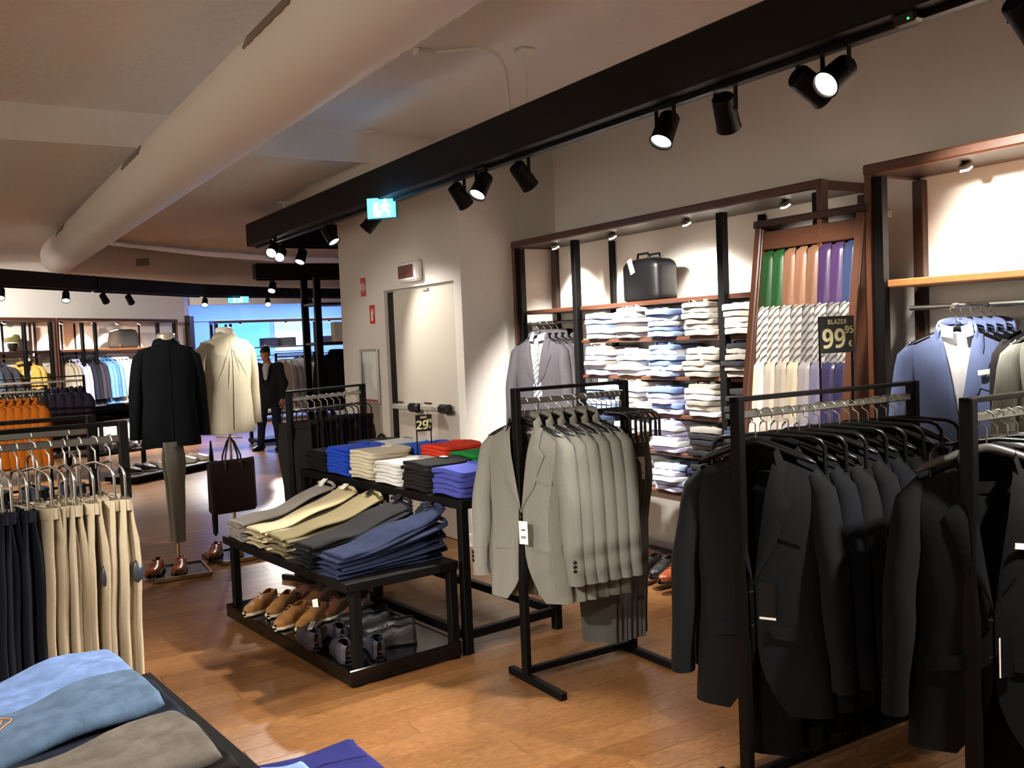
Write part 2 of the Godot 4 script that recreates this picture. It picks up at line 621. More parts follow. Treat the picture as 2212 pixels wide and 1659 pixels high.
func fittings_on_door_wall() -> void:
	# emergency lamp over the door
	var t := thing("emergency_lamp", "white plastic emergency lamp with dark red window above the door", "lamp", Vector3(3.46, 2.18, -7.09), -PI / 2)
	part(t, "housing", boxm(Vector3(0.37, 0.17, 0.06), 0.02), M.white, Vector3(0, 0, 0.03))
	part(t, "window", boxm(Vector3(0.29, 0.11, 0.02), 0.006), std(Color8(92, 48, 40), 0.25), Vector3(-0.02, 0, 0.055))
	for i in 5:
		part(t, "louvre", boxm(Vector3(0.28, 0.004, 0.004), 0.001), std(Color8(150, 96, 84), 0.3), Vector3(-0.02, -0.04 + i * 0.02, 0.067))
	# two red fire signs
	for k in [[2.12, -8.15, "hose"], [1.86, -7.97, "extinguisher"]]:
		var s := thing("fire_sign", "small red fire %s sign on beige wall by the door" % k[2], "sign", Vector3(3.458, k[0], k[1]), -PI / 2)
		part(s, "plate", boxm(Vector3(0.11, 0.17, 0.004), 0.001), M.red, Vector3(0, 0, 0.002))
		var m := MB.new()
		if k[2] == "hose":
			for r in [0.018, 0.030, 0.042]:
				var ring := []
				for i in 19:
					ring.append(Vector3(cos(i * TAU / 18) * r, sin(i * TAU / 18) * r, 0.005))
				m.tube(ring, 0.003, 5)
		else:
			m.cbox(Vector3(0, -0.015, 0.005), Vector3(0.034, 0.085, 0.003), 0.001)
			m.cbox(Vector3(0, 0.04, 0.005), Vector3(0.016, 0.02, 0.003), 0.0)
			m.tube([Vector3(0.0, 0.048, 0.005), Vector3(0.03, 0.045, 0.005), Vector3(0.034, 0.0, 0.005)], 0.003, 5)
		part(s, "symbol", m.mesh(), M.card)
	# glazed hose cabinet in its niche, and the black hose end below
	var c := thing("hose_cabinet", "narrow glazed fire hose cabinet let into the beige wall", "cabinet", Vector3(3.46, 1.04, -8.075), -PI / 2)
	for s in [-1, 1]:
		part(c, "frame_stile", boxm(Vector3(0.025, 0.5, 0.02), 0.003), M.steel, Vector3(s * 0.195, 0.25, 0.012))
		part(c, "frame_rail", boxm(Vector3(0.415, 0.02, 0.02), 0.003), M.steel, Vector3(0, 0.25 + s * 0.245, 0.012))
	part(c, "pane", boxm(Vector3(0.37, 0.47, 0.004), 0.0), M.glass, Vector3(0, 0.25, 0.01))
	part(c, "sticker", boxm(Vector3(0.3, 0.02, 0.002), 0.0), M.red, Vector3(0, 0.03, 0.014))
	var coil := MB.new()
	var sp := []
	for i in 60:
		sp.append(Vector3(cos(i * 0.5) * (0.05 + i * 0.0018), 0.26 + sin(i * 0.5) * (0.05 + i * 0.0018), -0.08))
	coil.tube(sp, 0.011, 6)
	part(c, "hose_coil", coil.mesh(), M.white)
	var ring2 := []
	for i in 13:
		ring2.append(Vector3(cos(0.2 + i * 0.35) * 0.075, 0.075 + sin(0.2 + i * 0.35) * 0.075, 0))
	single("hose_end", "black rubber hose loop showing beside the door frame", "hose", tubem(ring2, 0.013, 8), M.plastic, Vector3(3.43, 0.62, -7.84), -PI / 2)


# ---------------------------------------------------------------- overhead: duct, track beams, lamps

func duct() -> void:
	var path := [Vector3(1.3, 2.72, 1.5), Vector3(1.3, 2.72, -11.7), Vector3(3.25, 2.69, -13.15), Vector3(4.7, 2.67, -13.85), Vector3(8.3, 2.65, -14.5)]
	var c := Curve3D.new()
	for p in path:
		c.add_point(p)
	var pts := []
	var rad := []
	var total := c.get_baked_length()
	var step := 0.06
	var k := 0
	var s := 0.0
	while s < total:
		pts.append(c.sample_baked(s))
		rad.append(0.191 if k % 2 == 0 else 0.187)
		k += 1
		s += step
	var t := thing("air_duct", "big round off-white ribbed air duct hanging under the ceiling", "duct", Vector3.ZERO)
	part(t, "pipe", tubem(pts, rad, 40), M.duct)
	for z in [-0.3, -9.8]:
		var ring := MB.new()
		ring.tube([Vector3(0, 0, -0.03), Vector3(0, 0, 0.03)], 0.1945, 40, false)
		part(t, "joint_band", ring.mesh(), M.duct, Vector3(1.3, 2.72, z))
		part(t, "hanger_rod", tubem([Vector3(0, 0.18, 0), Vector3(0, 0.46 if z > -6.6 else 0.23, 0)], 0.006, 6), M.steel, Vector3(1.3, 2.72, z - 0.3))
	for z in [-3.42, -6.15, -9.8]:
		var g := part(t, "slot_diffuser", boxm(Vector3(0.012, 0.055, 0.55), 0.003), std(Color8(120, 104, 92), 0.6), Vector3(1.3 - 0.176, 2.79, z))
		g.rotation.z = -0.4
	var gr := part(t, "grille", boxm(Vector3(0.34, 0.09, 0.02), 0.004), std(Color8(120, 104, 92), 0.6), Vector3(2.2, 2.7, -12.16), Vector3(0, deg_to_rad(-36.4), 0))


var spot_mesh := {}

# a black track head hanging at "at" and aimed at "aim"
func head(at: Vector3, aim: Vector3, energy: float, label: String, cone := 26.0) -> void:
	if not spot_mesh:
		var b := MB.new()
		b.lathe([Vector2(0.0, 0.075), Vector2(0.04, 0.075), Vector2(0.046, 0.068), Vector2(0.05, -0.06), Vector2(0.053, -0.075), Vector2(0.047, -0.075), Vector2(0.045, -0.062)], Vector3.ZERO, 20)
		spot_mesh.body = b.mesh()
		var f := MB.new()
		f.lathe([Vector2(0.045, -0.062), Vector2(0.0, -0.062)], Vector3.ZERO, 20)
		spot_mesh.face = f.mesh()
		var y := MB.new()
		y.cbox(Vector3(0, 0.05, 0.058), Vector3(0.02, 0.1, 0.006), 0.001)
		y.cbox(Vector3(0, 0.05, -0.058), Vector3(0.02, 0.1, 0.006), 0.001)
		y.cbox(Vector3(0, 0.103, 0), Vector3(0.04, 0.012, 0.13), 0.002)
		spot_mesh.yoke = y.mesh()
	var t := thing("track_spotlight", label, "spotlight", at)
	part(t, "yoke", spot_mesh.yoke, M.black)
	var d := (aim - at).normalized()
	var up := -d
	var side := up.cross(Vector3.FORWARD).normalized()
	var bs := Basis(side, up, side.cross(up))
	var body := part(t, "barrel", spot_mesh.body, M.black)
	body.basis = bs
	part(body, "lens", spot_mesh.face, M.lampface)
	lamp_spot(t, d * 0.085, d, energy, cone, 0.045)


func beam(label: String, a: Vector3, b: Vector3, w: float, h: float, rods: Array) -> void:
	var dv := b - a
	var t := thing("lighting_beam", label, "beam", (a + b) / 2, atan2(dv.x, dv.z))
	var ln := dv.length()
	part(t, "box", boxm(Vector3(w, h, ln), 0.008), M.beam)
	part(t, "track", boxm(Vector3(0.04, 0.022, ln - 0.05), 0.003), M.black, Vector3(0, -h / 2 - 0.01, 0))
	for r in rods:
		part(t, "suspension_rod", tubem([Vector3(0, h / 2, r[0]), Vector3(0, h / 2 + r[1], r[0])], 0.008, 6), M.white, Vector3(-0.06, 0, 0))
		part(t, "ceiling_cup", boxm(Vector3(0.09, 0.02, 0.09), 0.008), M.white, Vector3(-0.06, h / 2 + r[1] - 0.01, r[0]))


func overhead() -> void:
	duct()
	# main beam along the wall, its return at the far end, a cable feeding it
	beam("long black lighting beam hung parallel to the shirt wall", Vector3(2.83, 2.71, 1.2), Vector3(2.83, 2.71, -9.3), 0.2, 0.22, [[0.35, 0.36], [2.5, 0.36], [4.55, 0.13]])
	beam("short black return beam at the end of the long lighting beam", Vector3(2.94, 2.71, -9.2), Vector3(4.6, 2.71, -9.2), 0.2, 0.215, [])
	beam("short black lighting beam crossing beyond the door corner", Vector3(3.72, 2.61, -12.4), Vector3(6.6, 2.61, -12.15), 0.2, 0.2, [[1.2, 0.24]])
	beam("angled black lighting beam before the far hanging wall", Vector3(-3.2, 2.6, -9.4), Vector3(2.0, 2.6, -14.4), 0.22, 0.2, [[1.0, 0.25]])
	beam("black lighting beam before the opening to the blue room", Vector3(2.03, 2.598, -14.42), Vector3(3.9, 2.598, -16.12), 0.22, 0.2, [])
	beam("black lighting beam below the header of the blue room", Vector3(3.95, 2.6, -16.15), Vector3(8.2, 2.6, -17.6), 0.22, 0.2, [[0.0, 0.25]])
	single("ceiling_cable", "grey cable curving from a ceiling box down to the lighting beam", "cable", tubem([Vector3(2.45, 3.165, -4.6), Vector3(2.62, 3.165, -4.45), Vector3(2.70, 3.13, -4.39), Vector3(2.74, 3.05, -4.37), Vector3(2.75, 2.82, -4.36)], 0.01, 8), M.white, Vector3.ZERO)
	single("cable_box", "small white junction box under the ceiling by the cable", "box", boxm(Vector3(0.1, 0.03, 0.07), 0.008), M.white, Vector3(2.38, 3.165, -4.63))
	# heads on the main beam: those that face the aisle
	head(Vector3(2.74, 2.49, -8.5), Vector3(1.5, 1.3, -6.9), 3.0, "spotlight at the free end of the long beam, aimed at the jackets")
	head(Vector3(2.94, 2.49, -8.9), Vector3(1.9, 1.4, -7.3), 2.5, "spotlight tucked under the corner of the two beams")
	head(Vector3(2.83, 2.49, -6.45), Vector3(2.02, 1.4, -7.2), 6.0, "spotlight beside the glowing exit sign, aimed at the beige jacket", 12.0)
	head(Vector3(2.8, 2.49, -4.78), Vector3(1.45, 0.55, -4.35), 11.0, "spotlight between two wall-washing heads, aimed at the trouser table")
	head(Vector3(2.83, 2.49, -3.2), Vector3(1.7, 0.7, -2.9), 9.0, "spotlight above the grey suit rack, tipped toward the aisle", 30.0)
	head(Vector3(2.83, 2.49, -2.28), Vector3(0.3, 0.8, -2.2), 12.0, "bright spotlight on the beam turned straight toward the jeans table", 30.0)
	head(Vector3(2.83, 2.49, -0.7), Vector3(1.6, 0.0, -2.6), 10.0, "spotlight on the beam over the near aisle floor", 34.0)
	# heads turned to the wall
	head(Vector3(2.86, 2.49, -5.15), Vector3(3.95, 1.2, -5.4), 13.0, "dark-backed spotlight turned to the left-hand shirt stacks", 36.0)
	head(Vector3(2.86, 2.49, -4.42), Vector3(3.95, 1.35, -4.6), 13.0, "dark-backed spotlight turned to the middle shirt stacks", 36.0)
	head(Vector3(2.86, 2.49, -2.86), Vector3(3.8, 1.3, -3.45), 5.0, "dark-backed spotlight turned to the tie stand", 36.0)
	head(Vector3(2.86, 2.49, -2.42), Vector3(3.95, 1.9, -2.3), 7.0, "dark-backed spotlight turned to the blue suit bay", 30.0)
	head(Vector3(2.86, 2.49, -1.6), Vector3(4.0, 1.6, -1.5), 9.0, "dark-backed spotlight near the small sensor box", 30.0)
	head(Vector3(2.83, 2.49, -7.3), Vector3(3.5, 0.6, -6.2), 2.0, "spotlight on the beam washing the exit door", 44.0)
	# a second beam over the left-hand side of the shop lights the fronts of racks and tables
	beam("black lighting beam over the left side of the shop", Vector3(-1.2, 2.71, 1.2), Vector3(-1.2, 2.71, -9.0), 0.2, 0.22, [[0.35, 0.36]])
	head(Vector3(-1.2, 2.49, -0.6), Vector3(0.7, 0.5, -2.4), 5.0, "spotlight over the left aisle aimed at the jeans table", 26.0)
	head(Vector3(-1.2, 2.49, -2.0), Vector3(2.2, 0.55, -3.6), 13.0, "spotlight over the left aisle aimed at the grey suits", 19.0)
	head(Vector3(-1.2, 2.49, -3.3), Vector3(1.7, 0.35, -4.9), 11.0, "spotlight over the left aisle aimed at the shirt table", 22.0)
	head(Vector3(-1.2, 2.49, -4.2), Vector3(0.2, 0.8, -3.6), 3.0, "spotlight over the left aisle aimed at the trouser rack", 34.0)
	head(Vector3(-1.2, 2.49, -5.4), Vector3(3.46, 1.0, -7.4), 6.0, "spotlight over the left aisle aimed at the door", 17.0)
	head(Vector3(-1.2, 2.49, -8.2), Vector3(0.6, 0.9, -11.6), 10.0, "spotlight over the left aisle aimed at the orange jackets", 34.0)
	# wall washers of the left side, which throw soft light back from the white wall
	for k in [[0.2, "first"], [-1.4, "second"], [-2.8, "third"], [-4.8, "fourth"], [-6.8, "fifth"]]:
		head(Vector3(-1.3, 2.49, k[0]), Vector3(-5.5, 1.4, k[0] - 0.3), 14.0, "%s wall-washing spotlight turned to the left wall" % k[1], 48.0)
	var pir := thing("motion_sensor", "small black sensor with green light under the long beam", "sensor", Vector3(2.78, 2.585, -1.95))
	part(pir, "case", boxm(Vector3(0.05, 0.04, 0.09), 0.008), M.plastic)
	part(pir, "indicator_light", boxm(Vector3(0.006, 0.006, 0.006), 0.001), glow(Color(0.1, 1.0, 0.35), 3.0), Vector3(-0.027, -0.01, 0.02))
	# return beam, second beam, far beams
	head(Vector3(3.25, 2.5, -9.2), Vector3(2.3, 0.6, -8.4), 1.5, "spotlight under the short return beam by the wall corner", 26.0)
	head(Vector3(3.95, 2.4, -12.38), Vector3(2.9, 0.2, -10.8), 8.0, "spotlight glaring from the short crossing beam", 26.0)
	for k in [[0.35, 0], [1.45, 0], [2.2, 1], [2.75, 1]]:
		var p := Vector3(0.8, 2.4, -13.24).lerp(Vector3(2.0, 2.4, -14.4), (k[0] - 0.35) / 1.6)
		var aim := p + (Vector3(-0.3, -2.0, 1.5) if k[1] == 0 else Vector3(0.9, -1.3, -1.5))
		head(p, aim, 20.0 if k[1] == 0 else 17.0, {0.35: "spotlight on the angled far beam above the orange jackets", 1.45: "spotlight on the angled far beam above the dark jackets", 2.2: "dark-backed spotlight lighting the lilac and black shirts", 2.75: "dark-backed spotlight lighting the denim and white shirts"}[k[0]], 26.0 if k[1] == 0 else 36.0)
	head(Vector3(0.2, 2.4, -12.6), Vector3(1.4, 1.2, -15.9), 30.0, "dark-backed spotlight lighting the yellow jackets", 34.0)
	head(Vector3(4.0, 2.4, -16.2), Vector3(3.3, 0.4, -14.2), 18.0, "spotlight beside the far exit sign under the header", 26.0)
	head(Vector3(5.2, 2.4, -16.6), Vector3(4.6, 0.8, -14.4), 14.0, "spotlight on the header beam facing the man", 26.0)
	head(Vector3(6.1, 2.4, -16.9), Vector3(7.2, 0.8, -19.5), 12.0, "dark-backed spotlight on the header beam lighting the denim bay", 34.0)
	# exit signs
	var ex := thing("exit_sign", "glowing turquoise running man exit sign under the long beam", "sign", Vector3(2.76, 2.54, -6.1), deg_to_rad(-44))
	exit_sign(ex, 0.22, 0.15)
	var e2 := thing("exit_sign", "small turquoise exit sign over the opening to the blue room", "sign", Vector3(4.62, 2.45, -16.4), deg_to_rad(-15))
	exit_sign(e2, 0.36, 0.13)


func exit_sign(t: Node3D, w: float, h: float) -> void:
	part(t, "housing", boxm(Vector3(w, h, 0.03), 0.005), std(Color8(30, 120, 130), 0.4))
	part(t, "lit_panel", boxm(Vector3(w - 0.01, h - 0.01, 0.004), 0.001), glow(Color(0.05, 0.62, 0.72), 1.6), Vector3(0, 0, 0.016))
	part(t, "stem", boxm(Vector3(0.02, 0.06, 0.02), 0.003), M.black, Vector3(0, h / 2 + 0.03, 0))
	var m := MB.new()
	var s := h / 0.16
	m.cbox(Vector3(-w * 0.3, -0.005, 0.02), Vector3(0.035, 0.1, 0.002) * s, 0.0)
	for seg in [[Vector2(0.0, 0.04), Vector2(0.0, 0.0), 0.012], [Vector2(0.0, 0.0), Vector2(0.03, -0.025), 0.009], [Vector2(0.03, -0.025), Vector2(0.025, -0.055), 0.008], [Vector2(0, 0), Vector2(-0.03, -0.02), 0.009], [Vector2(-0.03, -0.02), Vector2(-0.045, -0.05), 0.008], [Vector2(0, 0.032), Vector2(0.035, 0.015), 0.007], [Vector2(0, 0.032), Vector2(-0.03, 0.012), 0.007]]:
		m.tube([Vector3(seg[0].x, seg[0].y, 0.018) * s, Vector3(seg[1].x, seg[1].y, 0.018) * s], seg[2] * s, 6)
	m.lathe([Vector2(0, -0.013), Vector2(0.013, 0), Vector2(0, 0.013)], Vector3(0.004, 0.06, 0.018) * s, 10)
	part(t, "running_figure", m.mesh(), glow(Color(0.85, 1.0, 1.0), 3.0), Vector3(w * 0.12, -0.006, 0))
	var l := OmniLight3D.new()
	l.name = "sign_light"
	l.light_color = Color(0.35, 0.75, 1.0)
	l.light_energy = 0.05
	l.light_size = 0.08
	l.omni_range = 12.0
	l.omni_attenuation = 2.0
	l.shadow_enabled = true
	l.position = Vector3(0, 0, 0.12)
	t.add_child(l)


# ---------------------------------------------------------------- wall units, racks, tables

# A wall unit. Local x runs along the wall, +z faces the shop. posts: inner post places; shelves: [height, from, to, thick, mat]
func wall_unit(label: String, at: Vector3, turn: float, ln: float, h: float, depth: float, posts: Array, shelves: Array, rails: Array, lamps: Array, energy: float, inner := true) -> Node3D:
	var t := thing("wall_unit", label, "wall unit", at, turn)
	for s in [0.0, 1.0]:
		var x: float = 0.02 + s * (ln - 0.04)
		var p := part(t, "side_panel", boxm(Vector3(0.03, h, 0.06), 0.004), M.mahog, Vector3(x, h / 2, -0.03))
		part(t, "corner_post", boxm(Vector3(0.05, h - 0.06, 0.05), 0.004), M.black, Vector3(x + (0.04 if s == 0.0 else -0.04), h / 2 - 0.03, -0.05))
		part(t, "rear_post", boxm(Vector3(0.06, h - 0.06, 0.05), 0.004), M.mahogdark, Vector3(x + (0.02 if s == 0.0 else -0.02), h / 2 - 0.03, -depth + 0.03))
		part(t, "side_rail", boxm(Vector3(0.03, 0.05, depth - 0.06), 0.004), M.mahogdark, Vector3(x, h - 0.03, -depth / 2 - 0.03))
	part(t, "back_panel", boxm(Vector3(ln - 0.06, h - 0.15, 0.015), 0.0), M.panel, Vector3(ln / 2, h / 2 + 0.05, -depth + 0.008))
	part(t, "crown", boxm(Vector3(ln, 0.05, 0.05), 0.008), M.mahog, Vector3(ln / 2, h - 0.025, -0.02))
	part(t, "top_panel", boxm(Vector3(ln - 0.04, 0.02, depth - 0.05), 0.002), M.darkboard, Vector3(ln / 2, h - 0.035, -depth / 2 - 0.02))
	part(t, "plinth", boxm(Vector3(ln - 0.02, 0.07, depth), 0.006), M.darkboard, Vector3(ln / 2, 0.035, -depth / 2))
	for p in posts:
		part(t, "post", boxm(Vector3(0.05, h - 0.14, 0.05), 0.003), M.black, Vector3(p, h / 2, -0.05))
		part(t, "rear_post", boxm(Vector3(0.045, h - 0.14, 0.03), 0.003), M.black, Vector3(p, h / 2, -depth + 0.04))
	for s in shelves:
		part(t, "shelf", boxm(Vector3(s[2] - s[1], s[3], depth - 0.08), 0.005), s[4], Vector3((s[1] + s[2]) / 2, s[0] - s[3] / 2, -depth / 2 - 0.02 + (s[5] if s.size() > 5 else 0.0)))
	for r in rails:
		part(t, "hanging_rail", tubem([Vector3(r[1], r[0], -depth / 2), Vector3(r[2], r[0], -depth / 2)], 0.0125, 10), M.steel)
	for x in lamps:
		var lp := part(t, "downlight", boxm(Vector3(0.05, 0.03, 0.05), 0.008), M.steel, Vector3(x, h - 0.065, -depth * 0.42), Vector3(0.5, 0, 0))
		part(lp, "lens", boxm(Vector3(0.042, 0.006, 0.042), 0.001), M.downface, Vector3(0, -0.017, 0))
		lamp_spot(t, Vector3(x, h - 0.10, -depth * 0.42 - 0.012), Vector3(0, -1, -0.16), energy, 48.0, 0.03)
	return t


func rack(label: String, at: Vector3, turn: float, ln: float, h := 1.365, rear := 0.0) -> Node3D:
	var t := thing("clothes_rack", label, "clothes rack", at, turn)
	for x in [0.0, ln]:
		part(t, "post", boxm(Vector3(0.03, h, 0.045), 0.003), M.black, Vector3(x, h / 2, 0))
		part(t, "foot", boxm(Vector3(0.035, 0.035, 0.44 + rear), 0.003), M.black, Vector3(x, 0.0175, 0.08 - rear / 2))
		if rear:
			part(t, "post", boxm(Vector3(0.03, h, 0.045), 0.003), M.black, Vector3(x - 0.04, h / 2, -rear))
	part(t, "top_bar", boxm(Vector3(ln + 0.03, 0.016, 0.03), 0.002), M.black, Vector3(ln / 2, h - 0.008, 0))
	part(t, "hanging_rail", boxm(Vector3(ln, 0.026, 0.012), 0.005), M.steel, Vector3(ln / 2, h - 0.062, 0))
	part(t, "base_bar", boxm(Vector3(ln, 0.03, 0.03), 0.003), M.black, Vector3(ln / 2, 0.05, 0))
	if rear:
		part(t, "top_bar", boxm(Vector3(ln + 0.03, 0.016, 0.03), 0.002), M.black, Vector3(ln / 2 - 0.04, h - 0.008, -rear))
		part(t, "hanging_rail", boxm(Vector3(ln, 0.026, 0.012), 0.005), M.steel, Vector3(ln / 2 - 0.04, h - 0.062, -rear))
	return t


# small black price card on two thin legs
func price_sign(label: String, at: Vector3, turn: float, big: String, small: String, word: String, w: float, h: float, leg: float) -> void:
	var t := thing("price_sign", label, "price sign", at, turn)
	part(t, "card", boxm(Vector3(w, h, 0.006), 0.002), M.signblack, Vector3(0, leg + h / 2, 0))
	for s in [-1, 1]:
		part(t, "leg", boxm(Vector3(0.007, leg + h, 0.007), 0.001), M.black, Vector3(s * (w / 2 - 0.006), (leg + h) / 2, -0.006))
	var font := SystemFont.new()
	font.font_names = PackedStringArray(["Droid Sans"])
	font.font_weight = 700
	for k in [[big, 0.52 * h, -0.10 * w, 0.38 * h, "number"], [small, 0.2 * h, 0.34 * w, 0.62 * h, "pence"], ["€", 0.16 * h, 0.36 * w, 0.24 * h, "currency"], [word, 0.13 * h, 0.0, 0.84 * h, "word"]]:
		if k[0] == "":
			continue
		var tm := TextMesh.new()
		tm.font = font
		tm.text = k[0]
		tm.font_size = 64
		tm.pixel_size = k[1] / 46.0
		tm.depth = 0.001
		tm.horizontal_alignment = HORIZONTAL_ALIGNMENT_CENTER
		tm.vertical_alignment = VERTICAL_ALIGNMENT_CENTER
		part(t, k[4], tm, M.cream, Vector3(k[2], leg + k[3], 0.0038))


func two_tier_table() -> void:
	# lower tier with shoe tray
	var t := thing("display_table", "low black display table with trousers on top and shoe tray below", "table", Vector3(1.56, 0, -4.06), deg_to_rad(5.5))
	part(t, "table_top", boxm(Vector3(0.63, 0.045, 1.57), 0.004), M.black, Vector3(0.315, 0.473, -0.785))
	part(t, "tray", boxm(Vector3(0.63, 0.075, 1.57), 0.005), M.blackgloss, Vector3(0.315, 0.05, -0.785))
	for p in [[0.06, -0.03], [0.06, -1.54], [0.6, -0.03], [0.6, -1.54]]:
		part(t, "leg", boxm(Vector3(0.045, 0.45, 0.045), 0.003), M.black, Vector3(p[0], 0.225, p[1]))
	# upper tier
	var u := thing("display_table", "tall black display table stacked with folded coloured shirts", "table", Vector3(1.56, 0, -4.06) + Vector3(cos(deg_to_rad(5.5)), 0, -sin(deg_to_rad(5.5))) * 0.66, deg_to_rad(5.5))
	part(u, "table_top", boxm(Vector3(0.64, 0.045, 1.9), 0.004), M.black, Vector3(0.32, 0.767, -0.95))
	for p in [[0.025, -0.03], [0.025, -1.87], [0.615, -0.03], [0.615, -1.87], [0.025, -0.95]]:
		part(u, "leg", boxm(Vector3(0.045, 0.745, 0.045), 0.003), M.black, Vector3(p[0], 0.3725, p[1]))
	for z in [-0.03, -1.87]:
		part(u, "stretcher", boxm(Vector3(0.56, 0.045, 0.04), 0.003), M.black, Vector3(0.32, 0.1, z))
	for x in [0.025, 0.615]:
		part(u, "stretcher", boxm(Vector3(0.04, 0.045, 1.8), 0.003), M.black, Vector3(x, 0.1, -0.95))


func furniture() -> void:
	var down := deg_to_rad(-90)
	var sh := [[1.80, 0.03, 2.45, 0.03, M.mahog]]
	for y in [1.56, 1.31, 1.07, 0.83, 0.58]:
		sh.append([y, 0.8, 2.6, 0.025, M.mahog])
	wall_unit("dark wood wall unit stacked with folded shirts beside the door", Vector3(3.9, 0, -6.25), down, 3.0, 2.34, 0.42, [0.784, 2.24], sh, [[1.70, 0.05, 0.78]], [0.35, 1.05, 1.8, 2.6], 1.6)
	wall_unit("reddish wood wall bay holding the blue suit and a bright back panel", Vector3(3.9, 0, -3.0), down, 3.2, 2.36, 0.42, [2.2], [[1.80, 0.06, 3.1, 0.035, M.oakshelf]], [[1.66, 0.1, 3.0]], [0.42, 0.85, 1.5], 2.6)
	var th := deg_to_rad(43)
	var ax := Vector3(cos(th), 0, -sin(th))
	var o := Vector3(0.9, 0, -15.5)
	wall_unit("far wall bay with caps on stands above yellow jackets", o + ax * (-3.2), th, 4.3, 2.2, 0.5, [2.2, 3.7], [[1.70, 0.05, 4.25, 0.04, M.mahogdark]], [[1.6, 0.1, 4.2]], [2.9, 3.5], 5.0)
	wall_unit("far wall bay with a grey bag above hanging blue shirts", o + ax * 1.12, th, 3.15, 2.2, 0.5, [0.62, 0.93, 2.6], [[1.70, 0.05, 3.1, 0.04, M.oakshelf]], [[1.6, 0.1, 3.05]], [0.35, 1.1, 1.7, 2.3], 5.0)
	rack("black rack of light grey suits before the shirt wall", Vector3(2.27, 0, -3.65), 0.0, 0.63)
	rack("long black rack of charcoal suits with a price sign on top", Vector3(2.31, 0, -2.3), 0.0, 0.95)
	rack("black suit rack whose first jacket has a white pocket square", Vector3(2.6, 0, -1.65), 0.0, 1.1)
	rack("double black rack of beige and navy trousers", Vector3(-0.75, 0, -3.52), 0.0, 1.31, 1.365, 0.48)
	rack("black trouser rack beyond the coloured shirts", Vector3(2.05, 0, -6.2), deg_to_rad(28), 0.78, 1.3)
	two_tier_table()
	# jeans tables in the left foreground
	var j := thing("display_table", "black display table of folded blue and grey jeans", "table", Vector3(0.45, 0, -2.62), deg_to_rad(5.5))
	part(j, "table_top", boxm(Vector3(0.9, 0.04, 1.6), 0.003), M.black, Vector3(-0.45, 0.73, 0.8))
	for p in [[-0.03, 0.03], [-0.03, 1.57], [-0.87, 0.03], [-0.87, 1.57]]:
		part(j, "leg", boxm(Vector3(0.045, 0.71, 0.045), 0.003), M.black, Vector3(p[0], 0.355, p[1]))
	var k := thing("display_table", "low black table with royal blue trousers beside the jeans", "table", Vector3(0.52, 0, -2.36), deg_to_rad(5.5))
	part(k, "table_top", boxm(Vector3(0.37, 0.04, 1.2), 0.003), M.black, Vector3(0.205, 0.46, 0.64))
	for p in [[0.06, 0.08], [0.06, 1.2], [0.35, 0.08], [0.35, 1.2]]:
		part(k, "leg", boxm(Vector3(0.045, 0.44, 0.045), 0.003), M.black, Vector3(p[0], 0.22, p[1]))




# ---------------------------------------------------------------- garments

# Jacket and shirt shapes. Origin: base of the neck. +z is the wearer's front, x across the shoulders.
func jw(v: float, k: Dictionary) -> float:
	return key([[0.0, 0.2], [0.12, 0.208], [0.3, 0.202], [0.5, 0.188], [0.75, 0.2], [1.0, 0.212]], v) * float(k.w)


func jgap(v: float, k: Dictionary) -> float:
	var b: float = k.button
	if v < b:
		return lerpf(0.07, 0.003, pow(v / b, 0.9))
	if v < b + 0.22:
		return 0.003
	return 0.003 + float(k.cut) * pow((v - b - 0.22) / (1.0 - b - 0.22), 2.0)


func jpoint(x: float, v: float, front: float, k: Dictionary) -> Vector3:
	var w := jw(v, k)
	var s := clampf(x / w, -1.0, 1.0)
	var d: float = float(k.d) * (float(k.get("top", 0.22)) + (1.0 - float(k.get("top", 0.22))) * sqrt(clampf(v / 0.16, 0.0, 1.0))) * (1.0 + 0.12 * sin(v * 5.0))
	var z := front * d * sqrt(maxf(0.0, 1.0 - pow(absf(s), 2.6)))
	var yt := 0.012 - float(k.slope) * pow(absf(x) / 0.2, 1.15)
	var y := lerpf(yt, -float(k.len), v)
	if front > 0.0:
		y -= 0.012 * (1.0 - absf(s)) * (1.0 - v)
	var fold: float = float(k.fold) * v * sin(x * 24.0 + float(k.seed) + front * 2.0 + v * 1.5) * (1.0 - s * s)
	return Vector3(x, y, z + fold)


